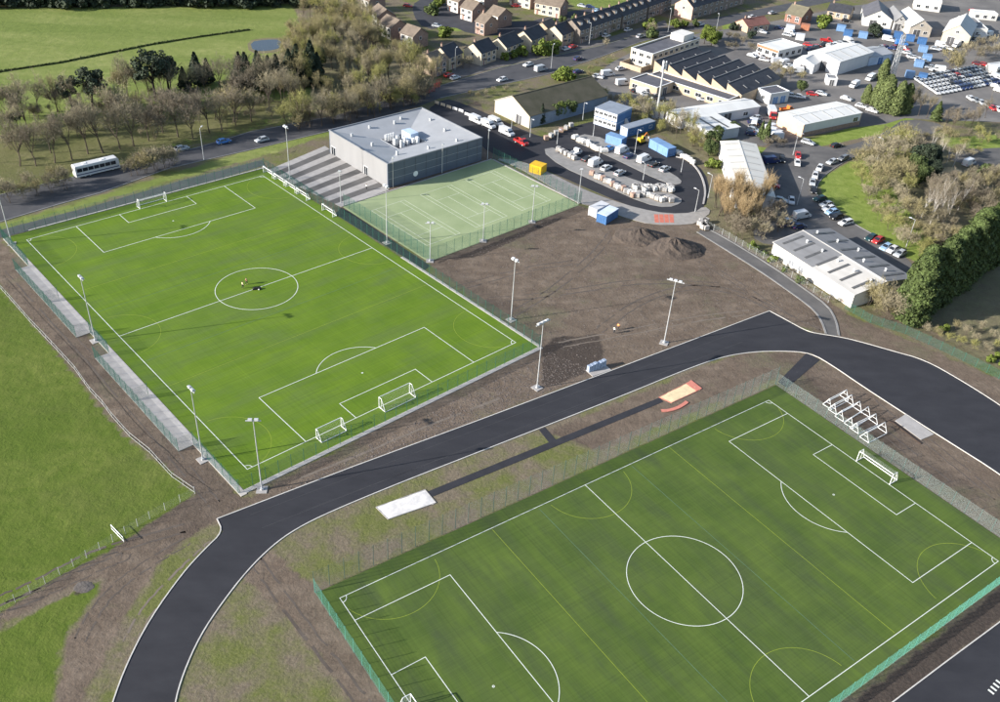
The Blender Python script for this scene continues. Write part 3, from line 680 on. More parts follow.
# stack of blue grey kerb panels on a white pad
o = empty('panel_stack', G(598,371), heading(598,371,1,-.35), 'blue grey panels stacked upright on a white slab beside the track', 'stack')
MB().box(-2.2,-1.1,-.1,2.6,1.3,.14).build('slab', conc_pale, o)
for i in range(6): MB().box(-2.1+i*.75,.35,.14,-1.45+i*.75,1.15,1.5+.12*(i%3)).build('panel', mat('blue_grey_panel', (.30,.36,.46), .6), o)
# stray white posts by the field edge, manhole, bins
o = empty('soil_pile', G(84,587), 0, 'low round patch of dumped soil on the grass beside the muddy track', 'heap')
def heap(o, rx, ry, h, m, seed, name='mound', n=18):
    rg = random.Random(seed); vs = [(0,0,h)]; fs = []
    rings = 6
    for j in range(1, rings+1):
        for i in range(n):
            a = 2*math.pi*i/n; rr_ = j/rings*(1 + rg.uniform(-.09,.09)); z = h*max(0,(1-(j/rings)**1.25))*(1 + rg.uniform(-.12,.12))
            vs.append((rx*rr_*math.cos(a), ry*rr_*math.sin(a), z if j < rings else -.1))
    for i in range(n): fs.append((0, 1+i, 1+(i+1)%n))
    for j in range(rings-1):
        for i in range(n): fs.append((1+j*n+i, 1+(j+1)*n+i, 1+(j+1)*n+(i+1)%n, 1+j*n+(i+1)%n))
    return MB().add(vs, fs).build(name, m, o)
soil = mat('heaped_soil', (.062,.049,.041), .95, .3, .5, .35, 1.2, col2=(.105,.083,.068))
heap(o, 1.7, 1.4, .14, mat('rubble', (.115,.10,.09), .95, .3, 1.5, .1, 3), 2)
for px, py, rx, ry, h, lb in ((640,238,7.6,5.6,2.9,'soil heap nearer the red tactile paving'), (674,249,7.8,6.0,3.1,'soil heap nearer the trench path')):
    o = empty('soil_heap', G(px, py), 0, lb, 'heap'); heap(o, rx, ry, h, soil, px)
    for i in range(5):
        rg = random.Random(px+i); MB().tube((rg.uniform(-rx,rx)*.8, rg.uniform(-ry,ry)*.8, 0),(rg.uniform(-rx,rx)*.8, rg.uniform(-ry,ry)*.8,.3), .35, .1, 5).build('clod', soil, o)
# ------------------------------------------------------------------ buildings
def frame3(A, B, C, h):
    """eaves corners A (shared), B, C seen at height h -> origin, rotation, length x, length y (right-handed)"""
    a, b, c = G(*A, h), G(*B, h), G(*C, h)
    e1, e2 = b - a, c - a
    if e1.x*e2.y - e1.y*e2.x < 0: e1, e2 = e2, e1
    d = e1.normalized(); n = Vector((-d.y, d.x, 0))
    return Vector((a.x, a.y, 0)), math.atan2(d.y, d.x), e1.length, abs(e2.dot(n))
WIN = {}
def window(o, face, t, z, w, h, lx, ly, m=None, name='window', frame=None):
    """face x0/x1/y0/y1 of the box lx by ly; t = distance along the face"""
    m = m or glass; frame = frame or white_metal
    key = (round(w,2), round(h,2), m.name, frame.name, name)
    if key not in WIN:
        b = MB(); b.box(-w/2,-.05,0,w/2,.02,h,0); f = .09
        for q in ((-w/2-f,-.09,-f,w/2+f,.01,0),(-w/2-f,-.09,h,w/2+f,.01,h+f),(-w/2-f,-.09,0,-w/2,.01,h),(w/2,-.09,0,w/2+f,.01,h)): b.box(*q, 1)
        if w > 1.0: b.box(-.035,-.08,0,.035,.01,h,1)
        WIN[key] = b.mesh(name, [m, frame])
    p = link(name, WIN[key], o)
    if face == 'y0': p.location = (t, 0, z); p.rotation_euler.z = 0
    elif face == 'y1': p.location = (t, ly, z); p.rotation_euler.z = math.pi
    elif face == 'x0': p.location = (0, t, z); p.rotation_euler.z = -math.pi/2
    else: p.location = (lx, t, z); p.rotation_euler.z = math.pi/2
    return p
def gable_walls(o, lx, ly, h, rise, m, axis='x', t=.25, mends=None):
    b = MB(); mends_i = 1 if mends else 0
    if axis == 'x':
        for y in (0, ly-t): b.box(t, y, -.3, lx-t, y+t, h, 0)
        for x in (0, lx-t):
            p = [(0,-.3),(ly,-.3),(ly,h),(ly/2,h+rise),(0,h)]
            n = 5; vs = [(x,y,z) for y,z in p] + [(x+t,y,z) for y,z in p]
            b.add(vs, [(4,3,2,1,0),(5,6,7,8,9)] + [(i,(i+1)%5,5+(i+1)%5,5+i) for i in range(5)], mends_i)
    else:
        for x in (0, lx-t): b.box(x, t, -.3, x+t, ly-t, h, 0)
        for y in (0, ly-t):
            p = [(0,-.3),(lx,-.3),(lx,h),(lx/2,h+rise),(0,h)]
            vs = [(x,y,z) for x,z in p] + [(x,y+t,z) for x,z in p]
            b.add(vs, [(0,1,2,3,4),(9,8,7,6,5)] + [((i+1)%5,i,5+i,5+(i+1)%5) for i in range(5)], mends_i)
    return b.build('wall', [m, mends] if mends else m, o)
def gable_roof(o, lx, ly, h, rise, m, axis='x', over=.3, t=.12, m2=None):
    r = None
    for s in (0, 1):
        b = MB()
        if axis == 'x':
            e = (-over*rise/(ly/2)); ya = -over if s == 0 else ly+over
            prof = [(ya, h+e), (ly/2, h+rise), (ly/2, h+rise+t), (ya, h+e+t)]
            vs = [(-over,y,z+.02) for y,z in prof] + [(lx+over,y,z+.02) for y,z in prof]
        else:
            e = (-over*rise/(lx/2)); xa = -over if s == 0 else lx+over
            prof = [(xa, h+e), (lx/2, h+rise), (lx/2, h+rise+t), (xa, h+e+t)]
            vs = [(x,-over,z+.02) for x,z in prof] + [(x,ly+over,z+.02) for x,z in prof]
        b.add(vs, [(0,1,2,3),(7,6,5,4),(0,4,5,1),(1,5,6,2),(2,6,7,3),(3,7,4,0)])
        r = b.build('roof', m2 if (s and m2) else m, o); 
        bm = bmesh.new(); bm.from_mesh(r.data); bmesh.ops.recalc_face_normals(bm, faces=bm.faces); bm.to_mesh(r.data); bm.free()
    b = MB()
    if axis == 'x': b.box(-over,ly/2-.18,h+rise+.05,lx+over,ly/2+.18,h+rise+t+.1)
    else: b.box(lx/2-.18,-over,h+rise+.05,lx/2+.18,ly+over,h+rise+t+.1)
    b.build('ridge', m, o)
    return r
def rooflights(o, lx, ly, h, rise, axis, n, m, sides=(0,1), w=1.0, t0=.15, t1=.85, off=.13):
    for s in sides:
        for i in range(n):
            if axis == 'x':
                x = lx*(i+.5)/n; y0, y1 = ly/2*t0, ly/2*t1; z0, z1 = h+rise*t0+off, h+rise*t1+off
                if s: y0, y1 = ly-y0, ly-y1
                vs = [(x-w/2,y0,z0),(x+w/2,y0,z0),(x+w/2,y1,z1),(x-w/2,y1,z1)]
            else:
                y = ly*(i+.5)/n; x0, x1 = lx/2*t0, lx/2*t1; z0, z1 = h+rise*t0+off, h+rise*t1+off
                if s: x0, x1 = lx-x0, lx-x1
                vs = [(x0,y-w/2,z0),(x0,y+w/2,z0),(x1,y+w/2,z1),(x1,y-w/2,z1)]
            vs = vs + [(a,b_,c+.06) for a,b_,c in vs]
            MB().add(vs, [(4,5,6,7),(0,1,5,4),(1,2,6,5),(2,3,7,6),(3,0,4,7)]).build('rooflight', m, o)
def flat_building(name, label, fr, h, wall, roofm, par=.35, cat='building', mx=None, group=None):
    g, rz, lx, ly = fr; o = empty(name, g, rz, label, cat, group)
    t = .25; b = MB()
    b.box(0,0,-.3,lx,t,h).box(0,ly-t,-.3,lx,ly,h).box(0,t,-.3,t,ly-t,h).box(lx-t,t,-.3,lx,ly-t,h); b.build('wall', wall, o)
    MB().box(t,t,h-par-.2,lx-t,ly-t,h-par).build('roof', roofm, o)
    b = MB(); b.box(-.06,-.06,h,lx+.06,t+.05,h+.08).box(-.06,ly-t-.05,h,lx+.06,ly+.06,h+.08).box(-.06,t+.05,h,t+.05,ly-t-.05,h+.08).box(lx-t-.05,t+.05,h,lx+.06,ly-t-.05,h+.08)
    b.build('coping', mx or white_metal, o)
    return o, lx, ly
def gable_building(name, label, fr, h, rise, wall, roofm, axis, cat='building', m2=None, over=.3, ends=None, group=None):
    g, rz, lx, ly = fr; o = empty(name, g, rz, label, cat, group)
    gable_walls(o, lx, ly, h, rise, wall, axis, mends=ends); gable_roof(o, lx, ly, h, rise, roofm, axis, over, m2=m2)
    return o, lx, ly
brick = mat('brown_brick', (.29,.205,.165), .9, .2, 1.2); brick_pale = mat('buff_brick', (.42,.33,.235), .9, .16, 1.0)
brick_red = mat('red_brick', (.27,.145,.11), .9, .2, 1.2); render_w = mat('white_render', (.62,.60,.56), .85, .08, .4)
render_c = mat('cream_render', (.52,.45,.345), .85, .1, .4); clad_white = mat('white_cladding', (.56,.56,.57), .55, .07, .3, stretch=(1,1,.3))
clad_blue = mat('slate_blue_cladding', (.105,.125,.165), .5, .12, .4, stretch=(.3,.3,3))
slate = mat('slate_roof', (.045,.047,.055), .7, .25, .5); tile_br = mat('brown_tile', (.17,.135,.105), .85, .22, .5)
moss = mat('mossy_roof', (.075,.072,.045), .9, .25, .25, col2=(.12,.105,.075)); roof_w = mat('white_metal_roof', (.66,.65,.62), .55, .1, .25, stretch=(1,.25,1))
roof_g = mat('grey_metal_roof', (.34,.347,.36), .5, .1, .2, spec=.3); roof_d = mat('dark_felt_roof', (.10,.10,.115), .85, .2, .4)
roof_a = mat('asbestos_grey_roof', (.21,.21,.215), .8, .18, .35, stretch=(1,.3,1)); roof_pale = mat('pale_fibre_roof', (.50,.48,.45), .8, .14, .35, stretch=(1,.3,1))
blue_m = mat('blue_container_paint', (.055,.14,.31), .55, .12, .6); blue_l = mat('light_blue_paint', (.17,.29,.48), .55, .1, .6)
red_m = mat('red_paint', (.45,.05,.045), .5, .1, .6); orange_m = mat('orange_paint', (.40,.17,.10), .5, .1, .6); yellow_m = mat('yellow_paint', (.70,.42,.02), .5, .1, .6)
peach = mat('peach_render', (.70,.46,.30), .85, .08, .4); light_strip = mat('grp_rooflight', (.10,.10,.10), .5, .25, 1)

# --- sports hall: inward-falling roof round a plant well
g, rz, lx, ly = frame3((387.6,164.4), (326,131), (482.4,138), 7.0)
hall = empty('sports_hall', g, rz, 'new sports hall with pale grey roof falling to a central plant well', 'building')
b = MB(); t = .3
# after the hand fix: find which face looks left (lit) and which is dark-clad
b.box(0,0,-.3,lx,t,7,0).box(0,ly-t,-.3,lx,ly,7,0).box(0,t,-.3,t,ly-t,7,1).box(lx-t,t,-.3,lx,ly-t,7,1)
HALL_DIM = (lx, ly)
b.build('wall', [clad_blue, mat('pale_grey_cladding', (.235,.235,.24), .55, .06, .3, stretch=(1,1,.3))], hall)
r0, r1 = .38, .64; wx0, wx1, wy0, wy1 = lx*.33, lx*.63, ly*.36, ly*.66; zt, zi = 6.95, 5.1
def qd(vs, nm, m): MB().add(vs, [(0,1,2,3)]).build(nm, m, hall)
qd([(t,t,zt),(lx-t,t,zt),(wx1,wy0,zi),(wx0,wy0,zi)], 'roof', roof_g); qd([(lx-t,t,zt),(lx-t,ly-t,zt),(wx1,wy1,zi),(wx1,wy0,zi)], 'roof', roof_g)
qd([(lx-t,ly-t,zt),(t,ly-t,zt),(wx0,wy1,zi),(wx1,wy1,zi)], 'roof', roof_g); qd([(t,ly-t,zt),(t,t,zt),(wx0,wy0,zi),(wx0,wy1,zi)], 'roof', roof_g)
b = MB(); b.box(wx0,wy0,4.0,wx1,wy1,4.35); b.build('well_floor', roof_d, hall)
b = MB()
for q in ((wx0,wy0,wx1,wy0+.15),(wx0,wy1-.15,wx1,wy1),(wx0,wy0+.15,wx0+.15,wy1-.15),(wx1-.15,wy0+.15,wx1,wy1-.15)): b.box(q[0],q[1],4.3,q[2],q[3],5.2)
b.build('well_wall', roof_g, hall)
b = MB(); c = .25
for q in ((-.1,-.1,lx+.1,c),(-.1,ly-c,lx+.1,ly+.1),(-.1,c,c,ly-c),(lx-c,c,lx+.1,ly-c)): b.box(q[0],q[1],6.98,q[2],q[3],7.22)
b.build('coping', mat('dark_grey_trim', (.20,.21,.23), .5, .1, 1), hall)
rg = random.Random(4)
for i in range(11):
    x, y = wx0+.8+rg.random()*(wx1-wx0-2.2), wy0+.8+rg.random()*(wy1-wy0-2.4); s = rg.uniform(.5,1.1); h = rg.uniform(.9,2.0)
    b = MB().box(x,y,4.35,x+s,y+s*1.2,4.6+h).box(x+.1,y+.1,4.6+h,x+s-.1,y+s*1.2-.1,4.6+h+.2); b.build('air_unit', [white_metal, steel][i % 2], hall)
MB().box(wx1-3.4,wy1-5.6,4.35,wx1-.5,wy1-1.2,7.0).build('plant_cabin', mat('pale_blue_cabin', (.45,.55,.70), .5), hall)
for i in range(6): MB().tube((wx0+1+i*.6,wy1-1.0,4.35),(wx0+1+i*.6,wy1-1.0,6.7), .16, n=7).build('flue', white_metal, hall)
for u, v in ((.15,.5),(.5,.13),(.8,.12),(.86,.4),(.9,.7),(.7,.9),(.35,.88),(.12,.8),(.22,.2),(.6,.85)):
    MB().box(u*lx-.3,v*ly-.3,5.6,u*lx+.3,v*ly+.3,7.15).build('roof_cowl', steel, hall)
for f in ('x0',):
    window(hall, f, ly*.36, 0, 1.8, 2.5, lx, ly, glass, 'door'); window(hall, f, ly*.93, 0, 2.2, 2.5, lx, ly, glass, 'door')
for f in ('y0',):
    for i in range(9): MB().box(lx*(i+.5)/9-.03, -.06, .3, lx*(i+.5)/9+.03, .02, 6.9).build('cladding_joint', clad_white if i == 99 else roof_d, hall)
    for z in (2.4, 4.6): MB().box(0.1,-.05,z,lx-.1,.02,z+.08).build('cladding_rail', roof_g, hall)
    MB().tube((lx*.28,-.1,1.9),(lx*.28,-.02,1.9), .8, n=20).build('wall_sign', white_metal, hall)


def front(a, b, depth):
    """front wall seen from base pixel a (left) to b (right); the building runs back from it"""
    p, q = G(*a), G(*b); d = q - p
    return p, math.atan2(d.y, d.x), d.length, depth
def local(fr, x, y, lx, ly):
    g, rz = fr[0], fr[1]; c, s_ = math.cos(rz), math.sin(rz)
    return Vector((g.x + c*x - s_*y, g.y + s_*x + c*y, 0)), rz, lx, ly
# --- industrial buildings
fr = frame3((530,116), (491.5,101), (608,95), 4.2)
o, lx, ly = gable_building('warehouse', 'long warehouse with mossy dark roof and cream corrugated gable', fr, 4.2, 4.0, mat('blue_grey_wall', (.20,.24,.30), .7, .15, .4), moss, 'x', m2=roof_pale, ends=render_c)
for i in range(9): MB().box(-.06, ly*(i+.5)/9-.06, .2, .02, ly*(i+.5)/9+.06, 4.3).build('cladding_rib', render_w, o)
window(o, 'x0', ly*.3, 0, 2.6, 3.0, lx, ly, mat('dark_door', (.08,.08,.085), .6), 'door')
# saw-tooth works
sf = (Vector((79.3,322.4,0)), R(49), 28.5, 38.0)
saw = empty('sawtooth_factory', sf[0], sf[1], 'brick works with six dark saw-tooth roof bays', 'building'); lx, ly = sf[2], sf[3]
b = MB(); b.box(0,0,-.3,lx,.3,3.8).box(0,ly-.3,-.3,lx,ly,3.8).box(0,.3,-.3,.3,ly-.3,3.8).box(lx-.3,.3,-.3,lx,ly-.3,3.8); b.build('wall', brick_pale, saw)
for i in range(6):
    y0, y1 = ly*i/6, ly*(i+1)/6
    for x in (0, lx-.3):
        MB().add([(x,y0,3.8),(x,y1,3.8),(x,y1,6.3),(x+.3,y0,3.8),(x+.3,y1,3.8),(x+.3,y1,6.3)], [(0,2,1),(3,4,5),(0,3,5,2),(1,2,5,4)]).build('bay_gable', brick_pale, saw)
    sl = MB().add([(-.1,y0+.02,3.84),(lx+.1,y0+.02,3.84),(lx+.1,y1-.05,6.4),(-.1,y1-.05,6.4)], [(0,1,2,3)]).build('roof_slope', slate, saw)
    MB().add([(.3,y1-.1,3.8),(lx-.3,y1-.1,3.8),(lx-.3,y1-.1,6.2),(.3,y1-.1,6.2)], [(3,2,1,0)]).build('north_light', glass, saw)
    MB().box(-.1,y1-.28,6.35,lx+.1,y1,6.52).build('ridge_flashing', roof_a, saw)
    for q in range(3):
        x = lx*(.2+.3*q); MB().add([(x,y0+1.4,4.65),(x+.35,y0+1.4,4.65),(x+.35,y0+3.2,5.22),(x,y0+3.2,5.22),(x,y0+1.4,4.75),(x+.35,y0+1.4,4.75),(x+.35,y0+3.2,5.4),(x,y0+3.2,5.4)], [(4,5,6,7),(0,1,5,4),(1,2,6,5),(2,3,7,6),(3,0,4,7)]).build('roof_vent', roof_a, sl)
o, lx, ly = flat_building('factory_office', 'two-storey cream office with flat grey roof adjoining the saw-tooth bays', frame3((653,54), (633,47), (700,38), 6.0), 6.0, render_c, roof_d, .5)
for i in range(3):
    for z in (1.0, 3.9): window(o, 'x0', ly*(i+.5)/3, z, 1.8, 1.2, lx, ly)
for i in range(9): window(o, 'y0', lx*(i+.5)/9, 3.9, 2.0, 1.2, lx, ly)
MB().box(lx*.72,ly*.2,5.5,lx*.95,ly*.8,8.0).build('stair_head', render_w, o)
MB().box(-6.5,0.3,-.3,-.05,.6,1.9).box(-6.5,ly-.3,-.3,-.05,ly,1.9).box(-6.5,.6,-.3,-6.2,ly-.3,1.9).build('yard_wall', brick_pale, o)
o, lx, ly = flat_building('factory_annexe', 'long low brick annexe in front of the saw-tooth bays', local(sf, -7.0, 1.0, 6.8, 34), 3.3, brick_pale, roof_d, .25)
for i in range(7): window(o, 'x0', ly*(i+.5)/7, 1.0, 2.4, 1.3, lx, ly)
o, lx, ly = flat_building('factory_annexe', 'square cream brick annexe facing the yard of parked vans', local(sf, -17.5, 24, 10.3, 12), 3.6, brick_pale, roof_d, .25)
window(o, 'x0', ly*.35, .9, 2.2, 1.4, lx, ly); window(o, 'y0', lx*.5, 0, 2.4, 2.6, lx, ly, MATS['dark_door'], 'door'); window(o, 'x0', ly*.8, .9, 2.2, 1.4, lx, ly)
# L-shaped white unit
bf = (Vector((54.8,295.4,0)), R(31), 34, 8.2)
o = empty('workshop', bf[0], bf[1], 'white-roofed L-shaped workshop behind the site cabins', 'building')
for (x0,y0,x1,y1,ax) in ((0,0,34,8.2,'x'), (1.5,-12.6,14,-.02,'y')):
    b = MB(); b.box(x0,y0,-.3,x1,y0+.25,3.4).box(x0,y1-.25,-.3,x1,y1,3.4).box(x0,y0+.25,-.3,x0+.25,y1-.25,3.4).box(x1-.25,y0+.25,-.3,x1,y1-.25,3.4); b.build('wall', clad_white, o)
    if ax == 'x':
        for s_ in (0,1):
            ya, yb = ((y0-.3, (y0+y1)/2), (y1+.3, (y0+y1)/2))[s_]
            MB().add([(x0-.3,ya,3.38),(x1+.3,ya,3.38),(x1+.3,yb,4.2),(x0-.3,yb,4.2),(x0-.3,ya,3.5),(x1+.3,ya,3.5),(x1+.3,yb,4.32),(x0-.3,yb,4.32)], [(0,1,2,3),(4,5,6,7),(0,1,5,4),(1,2,6,5),(2,3,7,6),(3,0,4,7)]).build('roof', roof_w, o)
        for i in range(6): MB().box(x0+3+i*5.2, y0+.6, 3.62, x0+3.7+i*5.2, y0+1.0, 3.66).build('rooflight', light_strip, o)
    else:
        MB().add([(x0-.3,y0-.3,3.42),(x1+.3,y0-.3,3.42),(x1+.3,y1,3.7),(x0-.3,y1,3.7),(x0-.3,y0-.3,3.55),(x1+.3,y0-.3,3.55),(x1+.3,y1,3.83),(x0-.3,y1,3.83)], [(0,1,2,3),(4,5,6,7),(0,1,5,4),(1,2,6,5),(2,3,7,6),(3,0,4,7)]).build('roof', roof_w, o)
        for i in range(2): MB().add([(x0+3.4+i*4.6,y0+.8,3.6),(x0+4.3+i*4.6,y0+.8,3.6),(x0+4.3+i*4.6,y1-2.4,3.83),(x0+3.4+i*4.6,y1-2.4,3.83)], [(0,1,2,3)]).build('rooflight', light_strip, o)
window(o, 'y0', 20, 0, 3.2, 2.8, 34, 8.2, MATS['dark_door'], 'door'); window(o, 'y0', 28, 1, 2, 1.2, 34, 8.2)
# white unit beside the willow
fr = (Vector((62.3,237.5,0)), R(-3), 11.0, 38.5)
o, lx, ly = gable_building('workshop', 'long pale-roofed workshop behind the orange willow', fr, 4.2, .7, clad_white, mat('pale_sheet_roof', (.60,.575,.52), .6, .1, .3, stretch=(.25,1,1)), 'y', over=.2)
rooflights(o, lx, ly, 4.2, .7, 'y', 8, mat('roof_strip_grey', (.36,.355,.34), .6), (1,), .35, .2, .95, .16); rooflights(o, lx, ly, 4.2, .7, 'y', 8, MATS['roof_strip_grey'], (0,), .35, .2, .95, .16)
for i in range(6): window(o, 'x0', ly*(i+.5)/6, 1.2, 2, 1.2, lx, ly)
# white unit with peach gable
o, lx, ly = gable_building('industrial_unit', 'white-roofed unit with peach end wall and brick base', (Vector((95.0,295.4,0)), R(33), 28, 11.5), 4.3, .7, clad_white, roof_w, 'x', ends=peach, over=.2)
MB().box(.3,-.12,-.2,lx-.3,-.02,1.5).build('brick_base', brick, o); window(o, 'y0', lx-2.6, 1.6, 2.2, 1.5, lx, ly)
rooflights(o, lx, ly, 4.3, .7, 'x', 5, MATS['roof_strip_grey'], (0,1), .4, .1, .9, .16)
o, lx, ly = flat_building('garage_block', 'small grey-roofed white garage block with two blue doors', frame3((771,94), (758,88), (790,91), 4), 4, render_w, roof_d, .2)
for i in (.3,.7): window(o, 'y0', lx*i, 0, 2.4, 2.6, lx, ly, blue_l, 'door')
window(o, 'x0', ly*.5, 1.2, 1.4, 1.2, lx, ly)
o, lx, ly = gable_building('warehouse', 'large white warehouse with white roof in the works yard', (Vector((125.1,364.9,0)), R(43), 25, 14.5), 5.2, 1.3, clad_white, roof_w, 'x', over=.2)
window(o, 'x0', ly*.5, 0, 4, 3.8, lx, ly, MATS['dark_door'], 'door')
rooflights(o, lx, ly, 5.2, 1.3, 'x', 4, MATS['roof_strip_grey'], (0,1), .5, .1, .9, .16)
o, lx, ly = gable_building('warehouse_annexe', 'low white gabled annexe on the left of the large white warehouse', front((792,69), (812,74), 9), 3.4, 1.6, clad_white, roof_w, 'y', over=.15); window(o, 'y0', lx*.5, 0, 2.6, 2.6, lx, ly, MATS['dark_door'], 'door')
o, lx, ly = flat_building('store_shed', 'grey flat-roofed shed in front of the large white warehouse', front((826,85), (836,86), 5), 2.8, clad_white, roof_a, .2); window(o, 'y0', lx*.5, 0, 1.6, 2.2, lx, ly, MATS['dark_door'], 'door')
o, lx, ly = gable_building('warehouse_annexe', 'pale blue extension behind the large white warehouse', front((868,66), (890,62), 10), 3.6, 1.2, mat('pale_blue_wall', (.40,.48,.60), .7), roof_g, 'x'); window(o, 'y0', lx*.5, 0, 3, 2.8, lx, ly, blue_m, 'door')
o, lx, ly = flat_building('office', 'flat white office with orange band and square windows', (Vector((104.7,380,0)), R(40), 16, 11), 3.7, render_w, roof_w, .25, mx=roof_w)
MB().box(-.05,.2,2.6,-.005,ly-.2,3.6).build('orange_band', orange_m, o)
for i in range(3): window(o, 'x0', ly*(i+.5)/3, .9, 2.0, 1.5, lx, ly)
for i in range(4): window(o, 'y0', lx*(i+.5)/4, .9, 2.0, 1.5, lx, ly)
# long patched metal-roof works by the track
fr = (Vector((81.6,187.0,0)), R(30.5), 19.5, 27.5)
o, lx, ly = gable_building('works_shed', 'long white-walled shed with patched grey roof sheets and dark strips', fr, 3.7, 1.3, render_w, roof_pale, 'y', m2=roof_a, over=.3)
PW = (lx, ly, o)
for s_, mm, lo, hi in ((0, roof_a, .5, 1.0),):
    y0, y1 = ly*lo, ly*hi
    MB().add([(-.3,y0,3.86),(lx/2-.1,y0,5.16),(lx/2-.1,y1,5.16),(-.3,y1,3.86)], [(0,1,2,3)]).build('grey_roof_sheet', roof_a, o)
rooflights(o, lx, ly, 3.7, 1.3, 'y', 7, light_strip, (0,), .75, .12, .8, .2); rooflights(o, lx, ly, 3.7, 1.3, 'y', 6, light_strip, (1,), .75, .1, .85, .2)
for i in range(10):
    s_ = i % 2; x = lx*(.33 if s_ == 0 else .64 + .1*(i % 3)); z = 3.7 + 1.3*(1-abs(x-lx/2)/(lx/2))
    MB().tube((x,ly*(i+.6)/10.4,z),(x,ly*(i+.6)/10.4,z+.8), .22, n=7).tube((x,ly*(i+.6)/10.4,z+.8),(x,ly*(i+.6)/10.4,z+1.0), .36, .1, 7).build('roof_cowl', white_metal, o)
for i in (.62,.74): window(o, 'x0', ly*i, .9, 1.8, 1.3, lx, ly, mat('grey_shutter', (.22,.23,.25), .6))
for i, (a_, b2, z0, z1, c_) in enumerate(((.18,.24,.2,1.9,(.42,.47,.55)),(.30,.36,.1,2.3,(.50,.42,.36)),(.44,.52,.1,1.6,(.46,.44,.42)),(.06,.12,.1,1.5,(.55,.48,.43)))): MB().box(-.02,ly*a_,z0,-.004,ly*b2,z1).build('painted_patch', mat('wall_patch_%d' % i, c_, .85, .25, 1.2), o)
window(o, 'y0', lx*.4, 0, 3, 2.8, lx, ly, MATS['dark_door'], 'door')
# gabled sheds, top right
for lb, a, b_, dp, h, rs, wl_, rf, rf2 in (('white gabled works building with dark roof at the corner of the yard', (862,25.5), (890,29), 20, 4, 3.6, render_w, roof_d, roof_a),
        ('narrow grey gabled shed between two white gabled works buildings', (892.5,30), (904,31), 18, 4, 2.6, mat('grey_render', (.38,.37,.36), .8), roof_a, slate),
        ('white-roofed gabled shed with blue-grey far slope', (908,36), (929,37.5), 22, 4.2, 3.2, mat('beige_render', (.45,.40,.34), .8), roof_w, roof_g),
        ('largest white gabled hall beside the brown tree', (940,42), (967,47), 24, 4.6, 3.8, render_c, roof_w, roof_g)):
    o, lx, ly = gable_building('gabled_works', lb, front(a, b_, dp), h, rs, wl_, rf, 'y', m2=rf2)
    window(o, 'y0', lx*.35, 0, 3, 3, lx, ly, MATS['dark_door'], 'door'); window(o, 'y0', lx*.75, 1.2, 1.6, 1.2, lx, ly); window(o, 'y0', lx*.5, h+.4, 1.2, 1.0, lx, ly)
for lb, a, b_, dp, h, wl_, rf in (('white flat-roofed block behind the white-roofed shed', (913,9), (939,12.5), 10, 5, render_w, roof_w), ('low white block beyond the largest gabled hall', (972,19), (996,21), 6, 3.2, render_w, roof_w), ('grey flat-roofed block beside the largest gabled hall', (968,37), (985,38.5), 20, 4.2, render_w, roof_a), ('white cabin at the edge of the car lot', (995,75), (1010,73), 5, 3.2, render_w, roof_w)):
    o, lx, ly = flat_building('works_block', lb, front(a, b_, dp), h, wl_, rf, .2)
    for i in range(3): window(o, 'y0', lx*(i+.5)/3, .9 if h < 4 else 1.2, 1.6, 1.3, lx, ly)
# --- houses
def house(a, b_, depth, wall, roof, label, group=None, h=4.9, rise=2.6, ends=None, name='house', dormers=0, chim=1, n=None, seed=0, porch=True, door_m=None, nv=2):
    fr = front(a, b_, depth); lx, ly = fr[2], fr[3]
    o = empty(name, fr[0], fr[1], label, 'house', group)
    gable_walls(o, lx, ly, h, rise, wall, 'x', mends=ends); rf = gable_roof(o, lx, ly, h, rise, roof, 'x', .35)
    n = n or max(2, int(lx/3))
    for i in range(n):
        x = lx*(i+.5)/n
        if nv > 1: window(o, 'y0', x, h-1.75, 1.4, 1.2, lx, ly)
        if i % 3 == 0: window(o, 'y0', x, 0, .95, 2.05, lx, ly, door_m or brick_red, 'door')
        else: window(o, 'y0', x, .9, 1.6, 1.25, lx, ly)
        window(o, 'y1', x, h-1.75, 1.3, 1.1, lx, ly)
    window(o, 'x0', ly*.5, h-1.7, .9, 1.1, lx, ly); window(o, 'x1', ly*.5, h-1.7, .9, 1.1, lx, ly)
    for i in range(chim):
        x = lx*(i+.5)/chim if chim > 1 else lx*.12
        c = MB().box(x-.35,ly/2-.3,h+rise-.6,x+.35,ly/2+.3,h+rise+1.1).build('chimney', brick, rf)
        MB().tube((x-.15,ly/2,h+rise+1.1),(x-.15,ly/2,h+rise+1.5), .12, n=6).tube((x+.15,ly/2,h+rise+1.1),(x+.15,ly/2,h+rise+1.5), .12, n=6).build('chimney_pot', brick_red, rf)
    for i in range(dormers):
        x = lx*(i+.5)/dormers; y = ly*.2; z = h + rise*.36
        d = MB().box(x-.8,y-.5,z-.1,x+.8,ly*.48,z+1.25).build('dormer', wall, o)
        MB().box(x-.95,y-.65,z+1.25,x+.95,ly*.48,z+1.4).build('dormer_roof', roof, d)
        MB().box(x-.6,y-.56,z+.15,x+.6,y-.5,z+1.1).build('pane', white_metal, d)
    if porch: MB().box(lx*.5/n-.8,-1.0,2.15,lx*.5/n+.8,-.02,2.35).build('porch', roof, o)
    return o
gr = 'stepped houses behind the thicket'
for a, b_, ew in (((361,9),(369,13),0), ((369.5,22.5),(377.5,29),0), ((378.8,34.5),(391,40.5),0), ((400.2,45),(412.9,49.5),1)):
    house(a, b_, 8.2, render_w, tile_br, 'white-fronted house with brown tiled roof in the stepped row behind the thicket', gr, ends=brick, chim=0)
house((436,77), (446.5,73), 9, brick, tile_br, 'brown-roofed brick house nearest the red barriers on the main road', ends=brick_pale, h=4.8)
